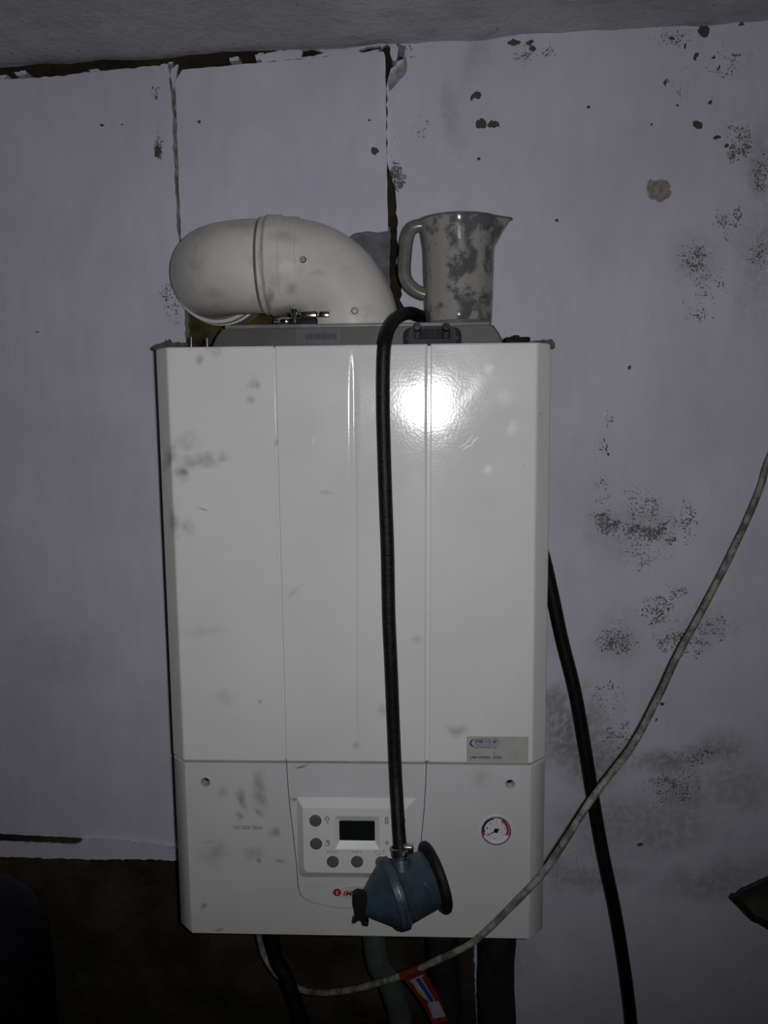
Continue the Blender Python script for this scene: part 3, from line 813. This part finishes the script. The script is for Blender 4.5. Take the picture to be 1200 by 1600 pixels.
plug = part('inspection_plug', bm, M['plug'], cover, smooth=30, label='slate plastic plug with two screws')
for sx in (652, 697):
    h = at(sx, 512, YG)
    bm = bmesh.new(); lathe(bm, [(0.006, 0.0046), (-0.004, 0.0044)], (h.x, YG, h.z), (0, 1, -0.15), seg=24); tube(bm, [(h.x, YG+0.002, h.z-0.004), (h.x, YG+0.002, h.z-0.012)], 0.0044, 14)
    part('screw_post', bm, M['plug'], cover)
    bm = bmesh.new(); lathe(bm, [(0.002, 0.0048), (-0.0035, 0.0048), (-0.005, 0.0040), (-0.005, 0.0026), (-0.0035, 0.0022), (-0.0035, 0)], (h.x, YG-0.003, h.z), (0, 1, -0.12), seg=24)
    part('screw', bm, M['darksteel'], cover, label='dark steel screw')

# black cap at the right of the top, two studs and a black knob at the left
ka = at(790, 536, -0.20); kb = at(829, 526, -0.20)
bm = bmesh.new(); box(bm, (ka.x, -0.20, Z1-0.010), (kb.x, -0.165, kb.z), 0.002, 2)
kc = at(807, 526, -0.19); lathe(bm, [(0, 0.0042), (0.003, 0.0042), (0.004, 0.003)], (kc.x, -0.185, kb.z-0.001), (0, 0, 1), seg=20)
part('black_cap', bm, M['black'], boiler, label='low black plastic cap')
for px, py in ((298, 528), (323, 530)):
    h = at(px, py, -0.23)
    bm = bmesh.new(); tube(bm, [(h.x, -0.23, Z1-0.012), (h.x+0.0005, -0.23, h.z+0.001)], 0.0021, 12)
    lathe(bm, [(0, 0.003), (0.003, 0.003)], (h.x, -0.23, Z1-0.004), (0, 0, 1), seg=6)
    part('stud', bm, M['chrome'], boiler, label='shiny threaded stud')
h = at(322, 524, -0.2); bm = bmesh.new(); lathe(bm, [(0, 0.006), (0.012, 0.0062), (0.016, 0.004), (0.017, 0)], (h.x, -0.2, Z1-0.008), (0, 0, 1), seg=20)
part('knob', bm, M['black'], boiler)
# torn grey foam strips on both top corners
def film(px, y0, y1):
    bm = bmesh.new(); slab(bm, [ragged(pxl(px, y0), 0.003, 0.0005)], y0, y1-y0); part('foam_strip', bm, M['film'], boiler, smooth=30, label='torn grey foam strip')
film([(240,546),(238.5,543),(243,539),(247,536.5),(252,537),(258,535),(262,532),(264,529),(267,535),(272,536),(278,534),(284,536),(292,535.5),(292,548),(262,548),(250,549)], YF+0.016, YF+0.022)
film([(826,542),(826,533.5),(838,532.5),(844,533),(849,530.5),(854,533),(860,530),(864,531),(867.5,537),(866.5,543),(864,546),(862,544),(858,548),(840,548)], YF+0.016, YF+0.022)

# ------------------------------------------------------------------ flue
YPIPE = -0.135
pc = at(552, 500, YPIPE); RP = 0.0565
KP = (pc-CAM).dot(FWD)/F_PX
RB = 100*KP
hz = at(452, 416, YPIPE).z                      # height of the level run
flue = thing('flue_pipe', 'white flue elbow pipe rising from boiler and turning into the wall', 'pipe', (pc.x, YPIPE, ZC))
xb = pc.x-RB; zb2 = hz-RB
path = [Vector((pc.x, YPIPE, ZC))]
for k in range(25):
    a = math.pi/2*k/24
    path.append(Vector((xb+RB*math.cos(a), YPIPE, max(ZC+0.001, zb2+RB*math.sin(a)))))
path = [path[0]] + [p for p in path[1:] if p.z > ZC+0.002]
xc = at(437, 416, YPIPE).x
path.append(Vector((xc, YPIPE, hz)))
bm = bmesh.new(); tube(bm, path, RP, 56)
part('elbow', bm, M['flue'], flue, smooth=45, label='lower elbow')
xs_ = [at(q, 416, YPIPE-RP*0.9).x for q in (462, 437, 433, 414, 410, 409, 402, 400)]
bm = bmesh.new()
X0 = xs_[0]
prof = [(0, RP), (0.001, RP+0.0012), (X0-xs_[1], RP+0.0016), (X0-xs_[2], RP+0.0040), (X0-xs_[3], RP+0.0044), (X0-xs_[4], RP+0.0020)]
lathe(bm, prof, (X0, YPIPE, hz), (-1, 0, 0), seg=64)
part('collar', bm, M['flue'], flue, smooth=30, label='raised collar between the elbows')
bm = bmesh.new(); lathe(bm, [(0, RP+0.0016), (xs_[4]-xs_[5]+0.001, RP+0.0018)], (xs_[4]+0.0005, YPIPE, hz), (-1, 0, 0), seg=64)
part('seal', bm, M['groove'], flue)
bm = bmesh.new(); lathe(bm, [(0, RP+0.0022), (xs_[5]-xs_[6], RP+0.0022), (xs_[5]-xs_[7], RP)], (xs_[5], YPIPE, hz), (-1, 0, 0), seg=64)
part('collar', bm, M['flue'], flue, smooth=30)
# second elbow, into the wall
xe = at(404, 416, YPIPE).x; RB2 = 0.070
path = [Vector((xe+0.004, YPIPE, hz))]
for k in range(25):
    a = math.pi/2*k/24
    path.append(Vector((xe-RB2*math.sin(a), YPIPE+RB2*(1-math.cos(a)), hz)))
path.append(path[-1]+Vector((0, 0.012, 0)))
bm = bmesh.new(); tube(bm, path, RP, 56)
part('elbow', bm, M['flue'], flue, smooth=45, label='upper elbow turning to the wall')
e = path[-1]
bm = bmesh.new()
lathe(bm, [(-0.010, RP), (-0.008, RP+0.004), (0.0, RP+0.0045), (0.001, RP+0.001), (0.011, RP+0.001), (0.012, RP+0.005), (0.026, RP+0.005), (0.028, RP), (0.10, RP)], e, (0, 1, 0), seg=64)
part('wall_socket', bm, M['flue'], flue, smooth=30)
for px, py in ((474, 406), (554, 486)):
    # where the sight line meets the pipe skin, roughly
    lo, hi = YPIPE-RP*1.3, YPIPE
    for _ in range(40):
        y = (lo+hi)/2; h = at(px, py, y)
        if px < 500: c = Vector((h.x, YPIPE, hz))
        else:
            ang = math.atan2(max(0, h.z-zb2), h.x-xb); c = Vector((xb+RB*math.cos(ang), YPIPE, zb2+RB*math.sin(ang)))
        if (h-c).length > RP: lo = y
        else: hi = y
    nrm = (h-c).normalized()
    bm = bmesh.new(); lathe(bm, [(-0.002, 0.0060), (0.0005, 0.0058), (0.0012, 0.0046)], h, nrm, seg=24); wsh = part('screw_boss', bm, M['flue'], flue)
    bm = bmesh.new(); lathe(bm, [(0, 0.0040), (0.0022, 0.0038), (0.003, 0.0028), (0.003, 0.0018), (0.0018, 0.0012), (0.0018, 0)], h, nrm, seg=20)
    part('screw', bm, M['steel'], flue, label='steel screw')
# base ring and over-centre clamp
bm = bmesh.new(); lathe(bm, [(0.0004, RP+0.006), (0.003, RP+0.006), (0.0036, RP+0.002)], (pc.x, YPIPE, ZC), (0, 0, 1), seg=64)
part('base_ring', bm, M['flue'], flue)
yk = YPIPE-RP-0.004
def kp(px, py, y=None): return at(px, py, yk if y is None else y)
bm = bmesh.new()
tube(bm, catmull([kp(431,504,yk+0.03), kp(441,502), kp(456,503), kp(470,503), kp(484,501)], 6), [0.0030]*25, 12, flat=1.6)
clamp = part('clamp_band', bm, M['chrome'], flue, label='chrome clamp band')
bm = bmesh.new(); a = kp(470, 498); b = kp(497, 486.5)
box(bm, (a.x, yk-0.009, a.z), (b.x, yk+0.001, b.z), 0.002, 3)
part('clamp_latch', bm, M['chrome'], clamp)
bm = bmesh.new(); a = kp(500, 496.5); b = kp(515.5, 487)
box(bm, (a.x, yk-0.007, a.z), (b.x, yk-0.001, b.z), 0.0012, 2); tube(bm, [kp(494, 492), kp(503, 492)], 0.0028, 12)
part('clamp_lever', bm, M['chrome'], clamp)
bm = bmesh.new(); a = kp(452, 509); b = kp(496, 497)
box(bm, (a.x, yk-0.004, a.z), (b.x, yk+0.004, b.z), 0.0015, 2)
part('clamp_block', bm, M['black'], clamp)
# bolt standing in front of the clamp band
bm = bmesh.new(); lathe(bm, [(0, 0.004), (0.016, 0.004)], kp(461, 503, yk-0.004), (0, -0.3, 1), seg=16)
part('clamp_bolt', bm, M['chrome'], clamp)

# ------------------------------------------------------------------ measuring jug
YJ = -0.160
jc = at(717, 503, YJ); zt_ = at(717, 333, YJ).z; zt_ -= 0.0085; H = zt_-ZC-0.0008
rJ = (at(770, 430, YJ).x-at(661, 430, YJ).x)/2
jug = thing('measuring_jug', 'grimy clear plastic measuring jug standing on the boiler top', 'jug', (jc.x, YJ, ZC+0.0006))
bm = bmesh.new()
seg, lev = 72, 26
def jr(a, h, off):
    r = rJ*(0.955+0.075*h) - off
    if h < 0.06: r -= 0.004*(1-h/0.06)**2
    da = (a+math.pi) % (2*math.pi)-math.pi
    s = max(0, (h-0.72)/0.28)
    r += 0.0150*math.exp(-(da/0.26)**2)*s**1.3
    r += 0.0044*max(0, (h-0.72)/0.28)
    if h > 0.975: r += 0.0008
    return r
def shell(off, z0, flip):
    rings = []
    for j in range(lev+1):
        h = j/lev if off == 0 else max(j/lev, z0)
        rings.append([bm.verts.new((jc.x+jr(2*math.pi*k/seg+0.12, h, off)*math.cos(2*math.pi*k/seg), YJ+jr(2*math.pi*k/seg+0.12, h, off)*math.sin(2*math.pi*k/seg), ZC+0.0008+H*h)) for k in range(seg)])
    for a, b in zip(rings, rings[1:]):
        for k in range(seg):
            if (a[k].co-b[k].co).length > 1e-7: bm.faces.new((a[k], a[(k+1) % seg], b[(k+1) % seg], b[k]))
    return rings
ro = shell(0, 0, False)
ri = shell(0.0022, 0.025, True)
for k in range(seg): bm.faces.new((ro[-1][k], ro[-1][(k+1) % seg], ri[-1][(k+1) % seg], ri[-1][k]))
bm.faces.new(ro[0][::-1])
first = next(i for i in range(lev) if ri[i+1][0].co.z-ri[i][0].co.z > 1e-7)
bm.faces.new(ri[first])
bmesh.ops.delete(bm, geom=[v for v in bm.verts if not v.link_faces], context='VERTS')
part('jug_body', bm, M['jug'], jug, smooth=40)
bm = bmesh.new(); tube(bm, [Vector((jc.x+(jr(2*math.pi*k/72+0.12, 0.99, -0.0003))*math.cos(2*math.pi*k/72), YJ+(jr(2*math.pi*k/72+0.12, 0.99, -0.0003))*math.sin(2*math.pi*k/72), zt_-0.0012)) for k in range(73)], 0.0012, 8)
part('rim', bm, M['jughandle'], jug)
bm = bmesh.new()
hp = [at(a, b, YJ-0.006) for a, b in ((664,353),(652,353),(642,359),(636,374),(633,400),(632,425),(636,440),(646,451),(656,457),(665,460))]
tube(bm, catmull(hp, 6), 0.0068, 16, flat=1.15)
part('handle', bm, M['jughandle'], jug)
bm = bmesh.new(); lathe(bm, [(0, rJ*0.93), (0.003, rJ*0.95), (0.004, rJ*0.94)], (jc.x, YJ, ZC+0.0007), (0, 0, 1), seg=48)
part('base', bm, M['jughandle'], jug)

# ------------------------------------------------------------------ black gas hose over the front
RH = 0.0076
yh = YF-RH-0.0012
pts = [Vector((at(745, 500, -0.085).x, -0.078, ZC+RH+0.001)), Vector((at(700, 500, -0.1).x, -0.092, ZC+RH+0.002))]
pts += [at(660,495,-0.135), at(640,489,-0.172), at(620,497,-0.222), at(607,514,-0.258), at(600.5,540,-0.277)]
pts += [at(598.5,580,yh), at(598.5,640,yh), at(600,700,yh), at(602.5,780,yh), at(605.5,860,yh), at(607.5,960,yh), at(611,1040,yh), at(614.5,1130,yh), at(618,1210,yh-0.004), at(621.5,1270,yh-0.016), at(625,1322,yh-0.028), at(626,1334,yh-0.031)]
bm = bmesh.new(); tube(bm, catmull(pts, 8), RH, 20)
hose = part('gas_hose', bm, M['rubber'], smooth=60, loc=pts[-1])
tag(hose, 'black rubber hose hanging over the front of the boiler', 'hose')

# ------------------------------------------------------------------ blue gas regulator on its end
yr = yh-0.036
rc = at(612, 1398, yr)
k_ = (rc-CAM).dot(FWD)/F_PX
reg = thing('gas_regulator', 'blue gas regulator hanging from the hose end', 'regulator', rc)
ax = Vector((1.0, 0.36, 0.23)).normalized()       # from the lever end toward the rubber ring
P0 = rc-ax*(47*k_)
def rp(t): return P0+ax*(t*k_)
bm = bmesh.new()
lathe(bm, [(a*k_, r*k_) for a, r in ((-3, 0), (-3, 13), (0, 16), (4, 19), (38, 47), (42, 50), (43, 54), (47, 55.5), (51, 55.5))], P0, ax, seg=64, cap1=True)
part('regulator_cap', bm, M['regblue'], reg, smooth=28)
bm = bmesh.new()
lathe(bm, [(a*k_, r*k_) for a, r in ((51.6, 52), (52, 56), (57, 56), (60, 52), (63, 50), (108, 45), (114, 43), (118, 38), (124, 32))], P0, ax, seg=64)
part('regulator_body', bm, M['regblue'], reg, smooth=28)
bm = bmesh.new(); lathe(bm, [(50.8*k_, 55.0*k_), (52.2*k_, 55.0*k_)], P0, ax, seg=64); part('seam_ring', bm, M['steel'], reg)
bm = bmesh.new()
lathe(bm, [(a*k_, r*k_) for a, r in ((112, 34), (113, 51), (116, 55), (120, 57), (125, 56), (128, 52), (129, 34))], P0, ax, seg=64)
part('rubber_ring', bm, M['matteblack'], reg, smooth=40, label='black rubber ring')
up = (Vector((0, 0, 1))-ax*ax.z).normalized()
bm = bmesh.new()
nb = rp(51)-up*(48*k_)
lathe(bm, [(0, 15*k_), (6*k_, 14*k_), (11*k_, 11*k_), (14*k_, 7*k_), (15*k_, 0)], nb, -up, seg=28); part('nub', bm, M['regblue'], reg)
# barb and clamp under the hose end
he = pts[-1]; hd = (pts[-1]-pts[-3]).normalized()
bm = bmesh.new(); tube(bm, [he-hd*0.006, he+hd*0.016], 0.0058, 20); lathe(bm, [(0, 0.0105), (0.006, 0.0115), (0.014, 0.013)], he+hd*0.006, hd, seg=32)
part('hose_barb', bm, M['regblue'], reg)
bm = bmesh.new()
lathe(bm, [(-0.0046, RH+0.0012), (-0.0043, RH+0.0034), (0.0043, RH+0.0034), (0.0046, RH+0.0012), (-0.0046, RH+0.0012)], he-hd*0.004, hd+Vector((0.12, 0.25, 0)), seg=36, cap0=False, cap1=False)
hc = part('hose_clamp', bm, M['steel'], reg, label='steel worm clamp')
cc = at(638, 1326, he.y-0.008)
bm = bmesh.new(); box(bm, (cc.x-0.006, cc.y-0.004, cc.z-0.0048), (cc.x+0.0058, cc.y+0.005, cc.z+0.0048), 0.0022, 3)
part('clamp_housing', bm, M['steel'], hc)
bm = bmesh.new(); lathe(bm, [(0, 0.0032), (0.006, 0.0032), (0.007, 0.0024)], cc+Vector((-0.002, -0.002, -0.001)), (-0.25, -0.4, -1), seg=6); part('clamp_screw', bm, M['chrome'], hc)
# black fish-tailed lever on the cone end
lv = P0-ax*(3*k_)
yl = lv.y-0.006
def lp_(a): return [(lambda p: (p.x, p.z))(at(q[0], q[1], yl)) for q in a]
bm = bmesh.new()
slab(bm, [lp_([(552,1397),(557,1393),(566,1394),(573,1399),(575,1412),(572,1424),(570,1428),(573,1436),(576,1442),(575,1445),(568,1444),(565,1437),(561,1436),(557,1439),(553,1441),(551,1438),(555,1432),(555,1424),(552,1410)])], yl-0.004, 0.010)
bmesh.ops.bevel(bm, geom=[e for e in bm.edges if len(e.link_faces) == 2 and e.calc_face_angle(0) > 1.0], offset=0.0012, segments=2, affect='EDGES')
part('lever', bm, M['matteblack'], reg, smooth=40, label='black lever with a forked end')
bm = bmesh.new(); tube(bm, [lv+ax*0.004, lv-ax*0.006], 0.006, 16); part('lever_spindle', bm, M['matteblack'], reg)
bm = bmesh.new(); q = rp(100)-Vector((0, 0, 0)); n_ = Vector((0.05, -1, 0.25)); n_ = (n_-ax*n_.dot(ax)).normalized()
lathe(bm, [(-0.002, 0.0042), (0.0006, 0.0040), (0.0010, 0.003), (0.0004, 0.0024), (0.0004, 0)], rp(96)+n_*(46.5*k_)+up*(9*k_), n_, seg=20); part('stamped_boss', bm, M['regblue'], reg)

# ------------------------------------------------------------------ things under and beside the boiler
def below(px, py, y, z=None):
    p = at(px, py, y); return p
# thick black hose on the wall at the right
pts = [Vector((at(815, 780, -0.02).x, -0.016, at(815, 780, -0.02).z))] + [at(a, b, -0.0145-0.00002*max(0, b-1000)) for a, b in ((846,860),(862,925),(878,1000),(898,1080),(914,1170),(926,1245),(942,1335),(960,1420),(975,1510),(986,1600),(992,1690),(995,1800))]
q = pts[-1]; pts += [Vector((q.x+0.004, q.y, 0.30)), Vector((q.x+0.006, q.y-0.004, 0.12)), Vector((q.x+0.03, q.y-0.05, 0.012)), Vector((q.x+0.09, q.y-0.12, 0.0105))]
bm = bmesh.new(); tube(bm, catmull(pts, 8), 0.0098, 18)
h2 = part('wall_hose', bm, M['rubber'], smooth=60, loc=pts[-1])
tag(h2, 'thick black hose on the white wall right of the boiler', 'hose')

# grimy cable sagging across the picture
cpts = [(1290,560,-.05),(1240,640,-.07),(1200,722,-.09),(1187,765,-.10),(1150,850,-.13),(1102,945,-.16),(1060,1022,-.19),(1028,1090,-.215),(988,1165,-.245),(932,1238,-.27),(885,1310,-.282),(850,1362,-.284),(800,1415,-.284),(742,1470,-.278),(690,1497,-.262),(640,1520,-.245),(580,1539,-.225),(525,1550,-.195),(480,1549,-.155),(440,1530,-.125),(416,1500,-.116),(406,1470,-.116),(404,1450,-.116)]
cw = [at(*c) for c in cpts]
bm = bmesh.new(); cc_ = catmull(cw, 8)
tube(bm, cc_, 0.0042, 12, wob=0.12)
cab = part('sagging_cable', bm, M['cable'], smooth=60, loc=cw[18])
tag(cab, 'grimy pale cable sagging diagonally in front of the wall and boiler corner', 'cable')

# insulated pipes, going down to the floor
def ins_pipe(px, wpx, y, lab):
    p = at(px, 1475, y); k = (p-CAM).dot(FWD)/F_PX; r = wpx*k/2
    path = [Vector((p.x+0.0025*math.sin(z*23+px), y, z)) for z in np.linspace(Z0-0.0005, 0.0, 60)]
    bm = bmesh.new(); tube(bm, path, r, 28, wob=0.07)
    t = thing('insulated_pipe', lab, 'pipe', (p.x, y, 0), 'foam covered pipes under the boiler')
    part('foam_sleeve', bm, M['foamtube'], t, smooth=60)
    bm = bmesh.new(); tube(bm, [Vector((p.x, y, Z0+0.004)), Vector((p.x, y, Z0-0.01))], r*0.45, 16); part('pipe_end', bm, M['steel'], t)
ins_pipe(695, 52, -0.13, 'black foam covered pipe under the boiler behind the red tag')
ins_pipe(778, 58, -0.13, 'wider black foam covered pipe under the right end of the boiler')

# grey flexible drain pipe and black cable under the left half
pts = [Vector((at(578,1466,-.12).x, -.12, Z0+0.002)), at(588,1492,-.12), at(606,1530,-.118), at(620,1570,-.115), at(628,1610,-.113), at(632,1700,-.11)]
bm = bmesh.new(); tube(bm, catmull(pts, 10), [0.0160+0.0003*(k % 2) for k in range(51)], 20)
dr = part('drain_pipe', bm, M['greypipe'], smooth=60, loc=pts[-1]); tag(dr, 'grey-green plastic drain pipe under the middle of the boiler', 'pipe')
pts = [Vector((at(420,1462,-.15).x, -.15, Z0+0.002)), at(428,1485,-.15), at(446,1525,-.152), at(463,1570,-.155), at(474,1610,-.157), at(488,1690,-.16)]
bm = bmesh.new(); tube(bm, catmull(pts, 8), 0.0098, 16)
bc_ = part('black_pipe', bm, M['rubber'], smooth=60, loc=pts[-1]); tag(bc_, 'black hose leaving the underside of the boiler on the left', 'hose')

# red tag hanging on the cable
yt = -0.243
def tp(q, y=yt): return [(lambda p: (p.x, p.z))(at(a, b, y)) for a, b in q]
tg0 = at(646, 1516, yt)
rt = thing('warning_tag', 'small red printed tag hanging from the pale cable under the boiler', 'tag', tg0)
bm = bmesh.new(); slab(bm, [tp([(630,1523),(664,1515),(672,1528),(683,1548),(692,1566),(700,1590),(676,1596),(666,1574),(652,1552),(640,1537)])], yt-0.006, 0.0008)
part('card', bm, M['tagred'], rt, smooth=0)
yt2 = yt-0.0066
def tpiece(name, q, mat):
    bm = bmesh.new(); slab(bm, [tp(q, yt2)], yt2, 0.0004); part(name, bm, mat, rt, smooth=0)
tpiece('print_dark', [(641,1532),(660,1524),(680,1565),(671,1567)], M['inkdark'])
yt2 -= 0.0005
tpiece('print_white', [(640,1532),(661,1523),(661,1525),(658,1527),(680,1564),(671,1567),(655,1548)], M['tagwhite'])
tpiece('print_text', [(668,1568),(685,1564),(696,1588),(677,1592)], M['tagwhite'])
yt2 -= 0.0005
tpiece('print_blue', [(649,1530),(656,1528.5),(678,1563),(673,1566)], M['tagblue'])
tpiece('print_yellow', [(645,1537),(650,1542),(668,1562),(664,1561),(652,1549)], M['tagyellow'])
bm = bmesh.new()
cA, cB = at(627, 1525, -0.243), at(660, 1512, -0.2505)
dd = (cB-cA).normalized()
lathe(bm, [(0, 0.0052), ((cB-cA).length, 0.0052)], cA, dd, seg=18, cap0=False, cap1=False)
part('strap', bm, M['tagorange'], rt, label='orange strap round the cable')
bm = bmesh.new(); slab(bm, [tp([(631,1518),(660,1511),(665,1516),(631,1525)])], yt-0.0058, 0.0004); part('strap_flap', bm, M['tagred'], rt, smooth=0)

# dark pointed blade at the right edge
yb_ = -0.11
bm = bmesh.new()
N = 26
upc = [(1144,1399),(1152,1398),(1160,1391),(1172,1386),(1186,1379),(1200,1373),(1240,1358),(1320,1338)]
loc_ = [(1144,1400),(1150,1406),(1160,1416),(1170,1427),(1179,1435),(1190,1440),(1240,1468),(1320,1500)]
A = catmull([at(a, b, yb_) for a, b in upc], 4); B = catmull([at(a, b, yb_) for a, b in loc_], 4)
rows = []
for a, b in zip(A, B):
    L = (a-b).length
    rows.append([bm.verts.new(a.lerp(b, t)+Vector((0, 0.16*L*math.sin(math.pi*t), 0))) for t in np.linspace(0, 1, 9)])
for r, q in zip(rows, rows[1:]):
    for k in range(8): bm.faces.new((r[k], r[k+1], q[k+1], q[k]))
g = bmesh.ops.solidify(bm, geom=list(bm.faces), thickness=0.0016)
bl = thing('scoop_blade', 'dark olive pointed scoop blade entering at the right edge', 'tool', at(1144, 1400, yb_))
part('blade', bm, M['olive'], bl, smooth=60)
bm = bmesh.new(); tube(bm, A, 0.0030, 8); part('rolled_edge', bm, M['rim'], bl)
bm = bmesh.new(); tube(bm, B, 0.0045, 8); part('rolled_edge', bm, M['rim'], bl)

# near-black tank in the bottom left corner
tk = at(-70, 1460, -0.22); rT = 0.115
tank = thing('dark_tank', 'near-black round-shouldered tank in the dark lower left corner', 'tank', (tk.x, -0.22, 0))
zt2 = at(0, 1392, -0.22).z
bm = bmesh.new(); lathe(bm, [(0.02, rT*0.92), (0.03, rT), (zt2-0.13, rT), (zt2-0.08, rT*0.97), (zt2-0.04, rT*0.85), (zt2-0.012, rT*0.6), (zt2, rT*0.25), (zt2, 0)], (tk.x, -0.22, 0), (0, 0, 1), seg=48)
part('tank_body', bm, M['tank'], tank, smooth=40)
bm = bmesh.new(); lathe(bm, [(0, rT*0.9), (0.0, rT*0.95), (0.025, rT*0.95)], (tk.x, -0.22, 0), (0, 0, 1), seg=40); part('foot_ring', bm, M['tank'], tank)
